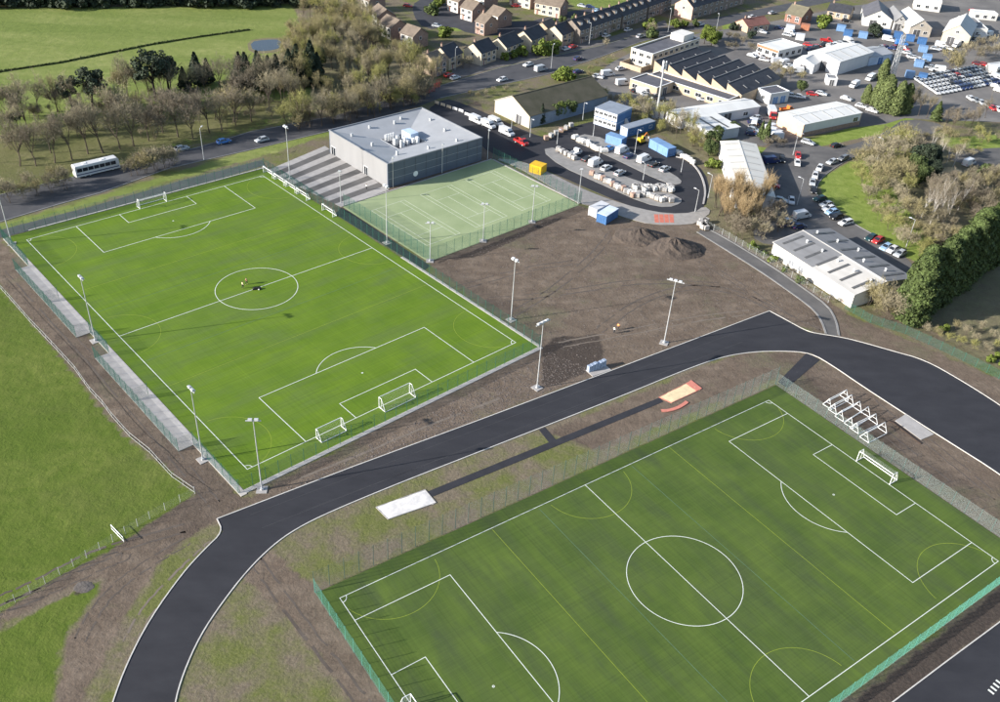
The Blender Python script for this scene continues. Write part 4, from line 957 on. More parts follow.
for a, b_, lb in (((449,70.5),(462,65),'black-slate house joined to the brown-roofed brick house'), ((481,66),(496,60.5),'black-slate house between the joined pair and the bright garden bushes'), ((506,60),(521.5,53.5),'black-slate house behind the low bright garden bushes'), ((531,52.5),(546,46),'black-slate house behind the tall bright garden bushes'), ((561.5,47),(576,41),'black-slate house next to the stone terrace with dormers')):
    house(a, b_, 8.4, brick_pale, slate, lb, None, ends=render_c, h=4.8, rise=2.9)
house((549,42), (558,38), 8, brick_pale, tile_br, 'tan-roofed house set back between black-slate houses', h=4.6)
for a, b_, lb in (((579,44),(620,29.5),'stone terrace block with dormers, the one next to the black-slate houses'), ((621.5,29),(646,19.5),'middle stone terrace block with dormers on the main road'), ((647.5,19),(670,10.5),'last stone terrace block with dormers before the pink gable')):
    house(a, b_, 9.5, mat('sooty_stone', (.22,.185,.155), .9, .2, .6), slate, lb, None, 5.6, 3.2, name='terrace_block', dormers=6 if a[0] == 579 else 4, chim=5 if a[0] == 579 else 3, n=9 if a[0] == 579 else 6)
house((691,20), (743,4), 9.5, MATS['sooty_stone'], slate, 'terrace with pink end gable and white dormers across the junction', None, 5.6, 3.4, ends=mat('pink_render', (.62,.40,.32), .8), name='terrace_block', dormers=7, chim=6, n=10)
gr = 'white-fronted houses on the back street'
for a, b_ in (((447,10),(458,13.5)), ((460,18.5),(472,22)), ((486,24.5),(497.5,28.5)), ((509,4.5),(530,9.5)), ((534,13.5),(559.5,18.5)), ((474,5),(484,8.5))):
    house(a, b_, 8.4, render_c if a[0] > 500 else render_w, tile_br, 'pale-fronted house with brown tiled roof on the back street', gr, ends=brick, chim=0)
house((475,33), (484,36), 8, brick, tile_br, 'brown brick house at the back of the dark-roofed row', ends=brick)
house((784,21), (800,25), 11, brick_red, mat('olive_tile', (.16,.145,.10), .85, .2, .4), 'brick house with olive tiled roof beside the round green bush', h=3.6, rise=3.2)
house((826,17), (848,21), 9, brick_pale, slate, 'low dark-roofed house beyond the round green bush', h=3.2, rise=2.6)
house((747,33), (768,30), 8, brick_pale, mat('red_brown_tile', (.23,.105,.085), .85, .2, .4), 'red-brown roofed bungalow by the junction', h=2.8, rise=2.2, nv=1)
# --- cabins and containers
def container(a, b_, depth, h, m, label, m_roof=None, name='container', ribs=8, group=None, cat='container', fr=None, m_end=None):
    fr = fr or front(a, b_, depth); lx, ly = fr[2], fr[3]
    o = empty(name, fr[0], fr[1], label, cat, group)
    MB().box(0,0,.12,lx,ly,h).build('shell', m, o)
    MB().box(-.05,-.05,h,lx+.05,ly+.05,h+.09).build('roof', m_roof or m, o)
    for i in range(ribs):
        x = lx*(i+.5)/ribs; MB().box(x-lx/ribs*.25,-.05,.25,x+lx/ribs*.25,.0,h-.15).build('wall_panel', m, o)
    for x in (0, lx-.15):
        for y in (0, ly-.15): MB().box(x-.03,y-.03,0,x+.18,y+.18,h+.02).build('corner_post', m_end or m, o)
    for s_ in (0, 1): MB().box(lx,ly*(.06+.46*s_),.2,lx+.05,ly*(.48+.46*s_),h-.1).build('door_leaf', m_end or m, o)
    return o
cab = empty('site_cabin', *front((593.3,124), (615.5,131.2), 9)[:2], 'two-storey white and blue site cabin with window rows', 'cabin'); fr = front((593.3,124), (615.5,131.2), 9); lx, ly = fr[2], fr[3]
for z0, z1 in ((.1,2.8),(2.9,5.6)):
    st = MB().box(0,0,z0,lx,ly,z1).build('storey', blue_m, cab)
    MB().box(.02,-.04,z0+.1,lx-.02,-.003,z1-.1).build('white_panel', clad_white, st)
    for i in range(5): w_ = window(cab, 'y0', lx*(i+.5)/5, z0+1.1, 1.3, .9, lx, ly, glass); w_.location.y = -.05
    MB().box(lx,.3,z0+2.2,lx+.03,ly-.3,z0+2.5).build('stripe', blue_l, st)
MB().box(-.1,-.1,5.6,lx+.1,ly+.1,5.75).build('roof', mat('blue_grey_roof', (.24,.27,.32), .6, .15, .4), cab)
for i in range(8): MB().box(lx+.1+i*.3,ly*.55,.1,lx+.4+i*.3,ly*.55+.9,3.0-.33*i).build('stair_tread', steel, cab)
fr = front((619.5,134.2), (627,137.6), 13); cb = container(None, None, 0, 2.9, clad_white, 'single-storey white-ended blue site cabin beside the two-storey one', MATS['blue_grey_roof'], 'site_cabin', 2, None, 'cabin', fr, blue_m)
for i in range(3): window(cb, 'x1', fr[3]*(i+.5)/3, 1.1, 1.4, .9, fr[2], fr[3])
MB().box(fr[2]+.055,.3,.2,fr[2]+.09,fr[3]-.3,2.8).build('blue_side', blue_m, cb)
container((605,142.5), (621,147.6), 3, 2.7, blue_l, 'light blue container beside the white bulk bags', None, ribs=12, m_end=blue_m)
container((648.5,147.5), (667,157.6), 3.2, 2.8, blue_l, 'light blue container at the end of the car park by the yellow digger', None, ribs=12, m_end=blue_m)
container((588,215), (596,218.5), 5.5, 2.5, clad_white, 'white container beside the blue one at the court corner', None, ribs=6)
container((596.3,221.8), (605.6,225.2), 6.2, 2.6, blue_m, 'blue container with pale roof on the bare earth at the court corner', mat('pale_blue_roof', (.55,.62,.72), .6), ribs=6)
container((529,172.2), (540.5,175.6), 3.4, 2.5, yellow_m, 'bright yellow container on the pavement beside the court', None, ribs=6)
rg = random.Random(9)
for i, (x, y, m_, nm) in enumerate(((800,30,orange_m,'orange'),(818,26,blue_l,'light blue'),(836,31,blue_l,'light blue'),(843,36,blue_m,'blue'),(858,38,blue_l,'light blue'),(881,36,blue_m,'blue'),(893,38,blue_m,'blue'),(905,41,blue_m,'blue'),(917,44,blue_m,'blue'),(918,52,blue_l,'light blue'),(922,61,blue_l,'light blue'),(914,67,blue_l,'light blue'),(785,31,clad_white,'white'),(795,40,clad_white,'white'),(905,78,blue_l,'light blue'),(917,80,blue_m,'blue'))):
    container((x,y), (x+8.5,y+1.2 if i < 15 else y+1.6), 2.8, 2.5, m_, '%s container among the clutter of the far works yard' % nm, None, ribs=4, group='%s containers in the far works yard' % nm)
# ------------------------------------------------------------------ vehicles (x forward)
PAINT = {'white': (.62,.62,.62), 'silver': (.40,.42,.44), 'grey': (.16,.17,.18), 'black': (.016,.016,.018), 'navy': (.02,.035,.11), 'blue': (.06,.20,.50), 'red': (.42,.03,.03), 'teal': (.015,.05,.055), 'sky blue': (.28,.42,.58), 'maroon': (.13,.02,.025), 'orange': (.60,.18,.04), 'yellow': (.68,.42,.03)}
def paint(c): return mat('car_paint_' + c.replace(' ', '_'), PAINT[c], .3, .03, 1, spec=.5)
lampm = mat('headlamp_glass', (.75,.75,.72), .2, .05, 4); tailm = mat('tail_lamp', (.35,.02,.02), .3, .05, 4)
VM = {}
def wheel_mesh(r, w):
    b = MB(); b.tube((0,-w/2,0),(0,w/2,0), r, n=12, mi=0).tube((0,-w/2-.01,0),(0,w/2+.01,0), r*.58, n=8, mi=1); return b.mesh('wheel', [rubber, steel])
def shell(kind, c):
    key = (kind, c)
    if key in VM: return VM[key]
    p = paint(c); parts = []
    if kind in ('car', 'estate'):
        e = kind == 'estate'; rear = -2.15 if not e else -2.3
        b = MB(); b.profile([(rear,.32),(rear-.03,.72),(rear+.12,.95),(.95,.93),(1.85,.78),(2.08,.62),(2.1,.32)], -.86, .86, 0, .06, .7)
        rt = (-1.35 if not e else -2.0)
        b.frustum((rt,-.60,.25,.60),(rt+.12,-.56,.12,.56), 1.42, 1.47)
        for s in (-1,1):
            for q in (((1.0,.93),(.25,1.42)),((-.25,.93),(-.25,1.42)),((rear+.2,.95),(rt,1.42))): b.tube((q[0][0],s*.79,q[0][1]),(q[1][0],s*.60,q[1][1]), .05, n=4)
        parts.append(('body', b.mesh('body', p)))
        b = MB(); g0, g1 = (rear+.22,-.77,.98,.77), (rt+.02,-.585,.23,.585); b.frustum(g0, g1, .92, 1.425); parts.append(('windows', b.mesh('windows', glass)))
        wx, wr, ty, fx, rx = (-1.35,1.32), .32, .76, 2.09, rear-.02
    elif kind == 'van':
        b = MB(); b.profile([(-2.7,.4),(-2.72,2.2),(-2.6,2.32),(1.1,2.3),(1.95,1.25),(2.6,1.05),(2.75,.8),(2.75,.4)], -.98, .98, 0, .1, 1.6); parts.append(('body', b.mesh('body', p)))
        b = MB(); b.add([(1.2,-.86,2.16),(1.2,.86,2.16),(1.93,.94,1.29),(1.93,-.94,1.29)], [(0,3,2,1)])
        for s in (-1,1): b.add([(.2,s*1.0,1.35),(1.7,s*1.0,1.35),(1.25,s*.9,1.95),(.2,s*.9,1.95)], [(0,1,2,3)])
        parts.append(('windows', b.mesh('windows', glass))); wx, wr, ty, fx, rx = (-1.7,1.75), .36, .88, 2.74, -2.72
    elif kind == 'pickup':
        b = MB(); b.box(-2.6,-.95,.75,-2.5,.95,1.25).box(-2.6,-.95,.55,.3,.95,.78).box(-2.6,-.97,.75,.3,-.9,1.25).box(-2.6,.9,.75,.3,.97,1.25)
        b.profile([(.35,.4),(.35,1.95),(.5,2.05),(1.35,2.0),(1.9,1.2),(2.5,1.05),(2.6,.4)], -.93, .93, 0, .08, 1.5); parts.append(('body', b.mesh('body', p)))
        b = MB(); b.add([(1.4,-.82,1.94),(1.4,.82,1.94),(1.9,.9,1.24),(1.9,-.9,1.24)], [(0,3,2,1)])
        for s in (-1,1): b.add([(.5,s*.945,1.3),(1.6,s*.945,1.3),(1.3,s*.87,1.88),(.5,s*.87,1.88)], [(0,1,2,3)])
        parts.append(('windows', b.mesh('windows', glass))); wx, wr, ty, fx, rx = (-1.6,1.6), .36, .85, 2.6, -2.61
    elif kind == 'lorry':
        b = MB(); b.box(-3.6,-1.2,.9,1.5,1.2,3.2).box(-3.6,-.9,.6,3.0,.9,.88); parts.append(('box_body', b.mesh('box_body', paint('white'))))
        b = MB(); b.profile([(1.7,.5),(1.7,2.5),(1.9,2.6),(3.0,2.5),(3.35,1.4),(3.4,.5)], -1.1, 1.1, 0, .06, 2); parts.append(('cab', b.mesh('cab', p)))
        b = MB(); b.add([(3.05,-.98,2.4),(3.05,.98,2.4),(3.38,1.02,1.45),(3.38,-1.02,1.45)], [(0,3,2,1)]); parts.append(('windows', b.mesh('windows', glass))); wx, wr, ty, fx, rx = (-2.3,2.5), .46, 1.0, 3.4, -3.61
    b = wheel_mesh(wr, .22)
    for x in wx:
        for s in (-1,1): parts.append(('wheel', b, (x, s*ty, wr)))
    zl = .66 if kind in ('car','estate') else .9; yl = ty - .12
    hb = MB().box(-.02,-.16,-.08,.03,.16,.08).mesh('headlight', lampm); tb = MB().box(-.03,-.12,-.12,.02,.12,.12).mesh('tail_light', tailm)
    for s in (-1,1): parts += [('headlight', hb, (fx, s*yl, zl)), ('tail_light', tb, (rx, s*yl, zl+.05))]
    VM[key] = parts; return parts
def vehicle(kind, c, loc, rz, label, group=None, scale=1.0):
    nm = {'car': 'car', 'estate': 'estate_car', 'van': 'van', 'pickup': 'pickup_truck', 'lorry': 'lorry'}[kind]
    cat = {'car': 'car', 'estate': 'car', 'van': 'van', 'pickup': 'pickup truck', 'lorry': 'lorry'}[kind]
    o = empty(nm, loc, rz, label, cat, group); o.scale = (scale,)*3
    for q in shell(kind, c):
        p = link(q[0], q[1], o)
        if len(q) > 2: p.location = q[2]
    return o
def park(lst, where, group):
    for kind, c, px, py, dx, dy in lst:
        k_ = {'estate': 'estate car', 'pickup': 'pickup truck'}.get(kind, kind)
        vehicle(kind, c, G(px, py) + Vector((0,0,.035)), heading(px, py, dx, dy), '%s %s %s' % (c, k_, where), '%s %ss %s' % (c, k_, group))
park([('car','silver',831.7,163.5,-1,.35),('estate','grey',842.5,160,-1,.4),('car','white',819.3,169.5,-.6,1),('car','white',814.8,177,-.25,1),('car','silver',812,184,-.1,1),('car','black',813,192,.1,1)],
     'parked end to end along the kerb of the bend', 'along the bend')
park([('car','teal',819.5,200.5,-1,.22),('car','silver',826,206.3,-1,.22),('car','white',828.5,210.3,-1,.22),('car','sky blue',831.5,213.8,-1,.22),('car','black',836,218.5,-1,.25),('estate','white',845,224.5,-1,.25)],
     'parked side by side against the lawn', 'nosed in against the lawn')
park([('car','teal',870.5,239.5,-1,.5),('car','red',877.5,242,-1,.5),('car','sky blue',885.5,249,-1,.5),('car','white',892,251.5,-1,.5),('car','silver',899.5,255.5,-1,.5)],
     'parked side by side behind the patched-roof shed', 'behind the patched-roof shed')
park([('van','white',801,218,1,-.2),('car','navy',785,226,1,-.2),('car','navy',798.5,228,1,-.2),('car','silver',788,223,1,-.2),('car','white',791,202.5,.1,1),('car','silver',780.5,202,1,.2)], 'parked beyond the end of the patched-roof shed', 'by the shed end')
park([('car','white',797,164.5,.05,1),('car','red',797.5,157,.05,1),('van','navy',770.5,163,1,-.1),('car','black',782,161,.1,1),('car','red',772.5,187,1,.2),('car','maroon',770.5,182,1,.2),('estate','silver',808,144,1,.3),('car','black',836,147,1,-.2)], 'on the tarmac between the pale-roofed units', 'between the units')
park([('car','white',799.5,98,1,.15),('car','white',792,97,1,.2),('car','red',812,95.5,1,.1),('car','white',821,95,1,.2),('car','white',846,100,1,.3),('van','white',854,87,-1,.5),('van','white',870,80,-1,.5),('car','white',861,107.5,1,.25),('car','white',872,112,1,.3),('lorry','red',771,117,.5,1),('pickup','orange',786.5,111.5,1,-.1),('van','white',754,125,.4,-1)], 'in the yard round the peach-ended unit', 'round the peach-ended unit')
park([('van','white',476.5,122.5,1,.45),('van','white',488,127,1,.45),('van','white',495.5,124.5,1,.45),('van','white',506.5,134.5,1,.45),('pickup','red',521,144,1,.5)], 'in the queue on the access road past the warehouse', 'on the access road')
park([('van','white',621.5,152.5,1,-.5),('car','blue',609.5,150,1,-.5),('car','navy',628.5,157.5,1,-.5),('van','white',643.5,161.5,1,-.45),('car','black',653.5,166,1,-.5),('car','silver',664.5,170.5,1,-.5),('car','black',587,160.5,1,-.5),('van','white',595,165,1,-.5),('car','white',606,169.5,1,-.5),('car','silver',619.5,174.5,1,-.5),('pickup','white',575,155,1,-.5)], 'parked on a car park island near the site cabins', 'on the car park islands')
park([('van','silver',540.5,71,1,-.25),('car','white',502,81,-1,.25),('car','white',528,66,-1,.25),('car','navy',578,60,1,-.25),('car','silver',640,37.5,1,-.3),('car','white',700,25.5,1,-.2),('car','silver',182,150,1,-.25),('car','blue',224,143,1,-.25),('car','silver',262,141.5,-1,.25)], 'driving along the main road', 'on the main road')
park([('van','white',607.5,76,1,-.1),('car','white',620.5,70,1,-.2),('van','white',622.5,85,1,-.1),('car','black',636,92,1,-.2),('car','navy',578,73,1,-.2),('car','white',598,78,1,.2)], 'in the yard beside the mossy-roofed warehouse', 'in the yard by the mossy roof')
park([('car','red',408,7,1,.1),('car','silver',437,27,1,.15),('car','white',455,79,1,-.3),('car','red',449,76.5,1,-.3),('car','navy',590,8,1,.1),('car','silver',582,7,1,.2),('car','sky blue',597,12,1,.2),('car','red',516,7,1,0),('car','white',566,50,1,-.3),('car','red',573,48,1,-.3),('car','white',606,37,1,-.3),('car','white',628,31,1,-.3)], 'on a forecourt in the housing streets', 'in the housing streets')
# rows of cars on the dealer's lot
cols = ['white']*5 + ['silver']*3 + ['white','navy','black','silver','sky blue','grey']
rg = random.Random(21)
a0, a1 = G(936,93.5), G(988,83.5)
dv = G(921,83.5) - a0
for r_ in range(5):
    for i in range(16):
        c = ('white' if i < 5 and r_ < 3 else 'silver' if i < 4 else rg.choice(['navy','black','silver','white','sky blue','grey','silver','white','navy','red' if r_ > 2 else 'grey']))
        p = a0 + (a1-a0)*(i/13) + dv*(r_/3.0)
        vehicle('car', c, p + Vector((0,0,.03)), math.atan2(dv.y, dv.x) + rg.uniform(-.05,.05) + math.pi, '%s car in the packed rows of the car lot behind the green trees' % c, '%s cars in the packed lot' % c)
park([('car','white',970.5,100,1,.7),('car','grey',976,102,1,.7),('car','silver',981,104,1,.7),('car','white',987,106,1,.7),('car','red',992,109.5,1,.7),('car','white',998,111,1,.7),('car','white',996,88,1,.3),('car','white',999,92,1,.3),('car','red',984,66,1,.2),('car','white',991,68,1,.2),('car','maroon',977,65,1,.2),('van','white',997,80,1,.4)], 'in the loose line at the front of the car lot', 'at the front of the car lot')
park([('car','white',757,56,1,.3),('car','white',764,61,1,.2),('car','navy',779,29,1,.1),('car','silver',787,36,1,.2),('car','red',808,46,1,.2),('pickup','red',826,42,1,.1),('car','white',762,33,1,.2),('van','white',790,34.5,1,.3),('car','black',871,36,1,.2),('van','white',888,41,1,.2),('car','silver',935,50,1,.2),('van','white',941,47,1,.2),('car','silver',752,57,1,.3),('car','black',846,22,1,.1),('car','red',973,12,1,.3),('car','white',752,18,1,-.2),('car','silver',772,14,1,-.2),('van','blue',901,45,1,.1)], 'among the clutter of the far works yard', 'in the far works yard')
rg = random.Random(44)
for n_, (x0, y0, x1, y1) in ((7,(700,101,742,98)),(6,(756,118,752,136)),(9,(772,60,796,72)),(10,(905,54,938,72)),(9,(806,50,850,44)),(8,(940,52,990,36)),(8,(768,132,778,140)),(9,(880,48,905,50)),(6,(640,95,660,100))):
    for i in range(n_):
        t = (i+.5)/n_; x, y = x0+(x1-x0)*t+rg.uniform(-1.5,1.5), y0+(y1-y0)*t+rg.uniform(-1.5,1.5)
        c = rg.choice(['white','white','silver','black','navy','grey','red','silver']); kd = rg.choice(['car','car','car','van'])
        if kd == 'van': c = 'white'
        park([(kd, c, x, y, rg.choice([1,-1]), rg.uniform(-.2,.5))], 'left loosely among the sheds of the works yard', 'loose in the works yard')
# white caravan-like van by the wood
vehicle('van', 'white', G(968,165), heading(968,165,1,-.4), 'white van with orange tail parked beside the bare wood', None)
tag(heap(empty('log_pile', G(950,171), .3, 'pale heap of woodchip beside the white van in the wood', 'heap'), 4, 2.6, 1.3, mat('woodchip', (.42,.33,.19), .9, .2, 1, .1, 3), 8, 'chips'))
# coach on the main road
def coach():
    p0 = G(76,177.5); p1 = G(118,167.5); rz = math.atan2(p1.y-p0.y, p1.x-p0.x); c = (p0+p1)/2
    o = empty('coach', c, rz, 'white coach with dark window band on the tree-lined road', 'coach')
    b = MB(); b.profile([(-6,.4),(-6.05,3.2),(-5.85,3.45),(5.6,3.45),(5.95,3.1),(6.1,1.6),(6.1,.4)], -1.25, 1.25, 0, .1, 3.3); b.build('body', paint('white'), o)
    for s in (-1,1):
        for i in range(7): MB().box(-5.6+i*1.55, s*1.26-.02, 1.75, -4.2+i*1.55, s*1.26+.02, 2.75).build('window', glass, o)
        MB().box(-5.9, s*1.27-.015, .9, 5.8, s*1.27+.015, 1.15).build('stripe', paint('navy'), o)
        for x in (-3.6,-2.3,4.0): w_ = link('wheel', wheel_mesh(.5,.3), o); w_.location = (x, s*1.08, .5)
    MB().add([(6.0,-1.1,3.0),(6.0,1.1,3.0),(6.13,1.12,1.65),(6.13,-1.12,1.65)], [(0,3,2,1)]).build('windscreen', glass, o)
    for x in (-3, 2): MB().box(x-.5,-.5,3.45,x+.5,.5,3.6).build('roof_hatch', white_metal, o)
coach()
# yellow excavator
o = empty('excavator', G(641,143), .6, 'small yellow excavator with folded orange arm by the blue container', 'excavator')
for s in (-1,1):
    MB().profile([(-1.2,.0),(-1.45,.25),(-1.3,.55),(1.3,.55),(1.45,.25),(1.2,0)], s*.8-.22, s*.8+.22).build('track', rubber, o)
MB().box(-1.1,-.85,.6,.9,.85,1.3).frustum((-1.2,-.85,-.2,.85),(-1.1,-.75,-.3,.75), 1.3, 1.8).build('body', paint('yellow'), o)
cb = MB().frustum((-.15,-.8,.9,.1),(-.1,-.75,.6,.05), 1.3, 2.5).build('cab', paint('yellow'), o)
MB().frustum((-.12,-.83,.92,.0),(-.05,-.79,.66,-.02), 1.5, 2.35).build('window', glass, cb)
MB().tube((.7,.4,1.2),(2.2,.4,3.0), .18, .15).build('boom', paint('orange'), o); MB().tube((2.2,.4,3.0),(3.4,.4,1.6), .14, .1).build('dipper', paint('orange'), o)
MB().profile([(3.2,1.5),(3.7,1.4),(3.7,.9),(3.3,.8)], .1, .7).build('bucket', steel, o)
# red site barriers by the junction
for i, (x, y) in enumerate(((408,98),(414,97),(420,95.5),(426,94),(432,92),(437,88),(439,84))):
    o = empty('site_barrier', G(x, y), heading(x, y, 1, -.3), 'red mesh site barrier in the line at the junction', 'barrier', 'red site barriers at the junction')
    for z in (.35,.75,1.15,1.75): MB().tube((-1.3,0,z),(1.3,0,z), .06, n=5).build('bar', red_m, o)
    for q in (-1.3,0,1.3): MB().tube((q,0,0),(q,0,1.9), .06, n=5).build('upright', red_m, o)
    for q in (-1.0,1.0): MB().box(q-.1,-.4,0,q+.1,.4,.14).build('foot', rubber, o)
for i, (x, y) in enumerate(((437,104),(443,106),(449,108),(455,110),(461,112),(467,115.5))):
    o = empty('site_barrier', G(x, y), heading(x, y, 1, .35), 'pale plastic barrier along the access road edge', 'barrier', 'pale barriers of the access road')
    MB().profile([(-1,.1),(-1,1.0),(1,1.0),(1,.1)], -.06, .06).build('board', render_c if i < 3 else clad_white, o)
    for q in (-.8,.8): MB().box(q-.15,-.3,0,q+.15,.3,.1).build('foot', conc, o)
# --- pallets, bags, blocks on the car park islands
bagm = mat('bulk_bag', (.66,.64,.60), .9, .12, 2, .03, 4); pinkb = mat('pink_block', (.42,.28,.22), .9, .15, 2); greyb = mat('grey_block', (.40,.38,.36), .9, .15, 2); wood = mat('pallet_wood', (.30,.22,.13), .9)
def pallet(px, py, kind, label, group, rg):
    o = empty('bulk_bag' if kind == 'bag' else 'block_pallet', G(px, py) + Vector((0,0,.11)), rg.uniform(0,1.5), label, 'bulk bag' if kind == 'bag' else 'pallet', group)
    o.scale = (1.35,1.35,1.3)
    b = MB()
    for i in range(4): b.box(-.5,-.5+i*.28,.09,.5,-.35+i*.28,.12)
    for x in (-.42,0,.34): b.box(x,-.5,0,x+.09,.5,.09)
    b.build('pallet', wood, o)
    if kind == 'bag':
        MB().frustum((-.46,-.46,.46,.46),(-.52,-.52,.52,.52), .12, .6).frustum((-.52,-.52,.52,.52),(-.38,-.4,.4,.38), .6, 1.0).build('sack', bagm, o)
        for s in (-1,1): MB().tube((s*.3,-.3,1.0),(s*.3,.3,1.0), .03, n=4).build('handle', bagm, o)
    else:
        m_ = pinkb if kind == 'pink' else greyb
        for q in range(3):
            for s in (-1,1): MB().box(-.48,-.46 if s < 0 else .02,.13+q*.3,.48,-.02 if s < 0 else .46,.41+q*.3).build('block', m_, o)
rg = random.Random(12)
for i in range(13): pallet(574+i*2.6+rg.uniform(-.8,.8), 138.5+i*1.25+rg.uniform(-1,1.4), 'bag', 'white bulk bag in the row on the upper car park island', 'white bulk bags', rg)
for i in range(5): pallet(558+i*4, 151+i*2.2, 'grey', 'pallet of grey blocks at the start of the lower island', 'grey blocks at the island start', rg)
for i in range(14): pallet(592+i*3.4+rg.uniform(-1,1), 176+i*1.7+rg.uniform(-1,1), ('pink','grey','bag')[i % 3], ('pallet of pink blocks','pallet of grey blocks','white bulk bag')[i % 3] + ' along the middle of the lower car park island', ('pink pallets','grey pallets','white bags')[i % 3] + ' along the lower island', rg)
for i in range(26): pallet(634+rg.uniform(0,38), 188+rg.uniform(0,1)*4 + 0, 'grey' if i % 2 else 'bag', ('pallet of grey blocks' if i % 2 else 'white bulk bag') + ' in the jumble at the tip of the lower island', ('grey blocks' if i % 2 else 'bulk bags') + ' at the island tip', rg)
for i in range(9): pallet(634+i*4.6, 195+i*.9+rg.uniform(-1,1.5), 'grey' if i % 3 else 'bag', ('pallet of grey blocks' if i % 3 else 'white bulk bag') + ' in the jumble at the tip of the lower island', ('grey blocks' if i % 3 else 'bulk bags') + ' at the island tip', rg)
for i in range(7): pallet(677+i*2.6, 154+i*1.7+rg.uniform(-1,1), 'bag', 'white bulk bag beyond the end of the blue container', 'bags beyond the container', rg)
for i in range(8): pallet(701+rg.uniform(-3,6), 224+rg.uniform(-4,8), 'grey', 'pallet of grey blocks dumped below the willow', 'grey blocks below the willow', rg)
for i in range(6): pallet(546+i*5, 140-i*2.6, 'pink' if i % 3 == 0 else 'grey', 'pallet of %s blocks along the fence by the warehouse' % ('pink' if i % 3 == 0 else 'grey'), '%s pallets by the warehouse' % ('pink' if i % 3 == 0 else 'grey'), rg)

# ------------------------------------------------------------------ people
skin = mat('skin', (.50,.32,.23), .6, .05, 3); trous = mat('dark_trousers', (.03,.032,.04), .8, .1, 3)
def person(px, py, rz, top, label, group, pose=0):
    o = empty('person', G(px, py) + Vector((0,0,.06 if px < 400 else 0)), rz, label, 'person', group)
    J = {'pel':(0,0,.95),'che':(.03*pose,0,1.35),'neck':(.05*pose,0,1.52),'head':(.07*pose,0,1.66),'crown':(.07*pose,0,1.76)}
    for s, n_ in ((-1,'r'),(1,'l')):
        st = .22*s if pose else .05*s
        J['hip'+n_] = (0,s*.1,.9); J['kn'+n_] = (st*.8+.05,s*.11,.5); J['an'+n_] = (st-.02,s*.12,.09); J['to'+n_] = (st+.16,s*.13,.05)
        J['sh'+n_] = (.03*pose,s*.19,1.44); J['el'+n_] = (-st*.5,s*.26,1.17); J['ha'+n_] = (-st*.6+.18,s*.24,.98); J['fi'+n_] = (-st*.6+.25,s*.22,.9)
    E_ = [('pel','che'),('che','neck'),('neck','head'),('head','crown')]
    for n_ in 'rl': E_ += [('pel','hip'+n_),('hip'+n_,'kn'+n_),('kn'+n_,'an'+n_),('an'+n_,'to'+n_),('che','sh'+n_),('sh'+n_,'el'+n_),('el'+n_,'ha'+n_),('ha'+n_,'fi'+n_)]
    rad = {'pel':.15,'che':.16,'neck':.06,'head':.10,'crown':.07,'hip':.095,'kn':.065,'an':.045,'to':.04,'sh':.075,'el':.05,'ha':.04,'fi':.025}
    def skinmesh(name, keys, extra, m):
        ks = list(keys); me = bpy.data.meshes.new(name); me.from_pydata([J[q] for q in ks], [(ks.index(a), ks.index(b_)) for a, b_ in E_ if a in ks and b_ in ks], [])
        ob_ = link(name, me, o); md = ob_.modifiers.new('skin', 'SKIN'); sv = me.skin_vertices[0].data
        for i, q in enumerate(ks):
            rr_ = rad.get(q, rad.get(q[:-1], .06)) + extra; sv[i].radius = (rr_, rr_); sv[i].use_root = (i == 0)
        ob_.modifiers.new('sub', 'SUBSURF').levels = 1; ob_.modifiers['sub'].render_levels = 1
        me.materials.append(m); return ob_
    skinmesh('body', J.keys(), 0, skin)
    skinmesh('jacket', ['pel','che','shr','shl','elr','ell','har','hal'], .022, top)
    skinmesh('trousers', ['pel','hipr','hipl','knr','knl','anr','anl'], .018, trous)
    MB().tube((.06*pose-.01,0,1.70),(.06*pose-.02,0,1.80), .11, .07, 8).build('hair', mat('dark_hair', (.03,.022,.016), .8), o)
cream_j = mat('cream_shirt', (.72,.60,.40), .8); hiv = mat('orange_vest', (.80,.30,.10), .7); wj = mat('white_jacket', (.75,.72,.66), .8)
person(243,288.5,.4, cream_j, 'person in a cream top standing on the centre circle of the bright pitch', None, 1)
person(247,284.5,3.4, orange_m, 'person in an orange top beside the one in cream on the centre circle', None, 1)
person(613.8,333.5,.4, wj, 'person in a white jacket walking on the bare earth near the track', None, 1)
person(617.8,330,.8, hiv, 'person in an orange vest walking on the bare earth near the track', None, 1)
person(366.5,190,.8, wj, 'person in white standing on the apron by the sports hall', None, 0)
# kit bag and ball on the centre spot
o = empty('kit_bag', G(257,289.5) + Vector((0,0,.06)), .3, 'black kit bag lying in the centre circle', 'bag')
MB().profile([(-.9,0),(-.95,.25),(-.7,.45),(.7,.45),(.95,.25),(.9,0)], -.3, .3).build('bag_body', rubber, o); MB().tube((-.4,0,.45),(.4,0,.55), .03, n=4).build('strap', rubber, o)
bm = bmesh.new(); bmesh.ops.create_icosphere(bm, subdivisions=2, radius=.16); me = bpy.data.meshes.new('football'); bm.to_mesh(me); bm.free(); me.materials.append(white_metal)
fb = link('football', me); fb.location = G(259,290.3) + Vector((0,0,.22)); tag(fb, 'white football beside the black bag on the centre circle', 'ball')
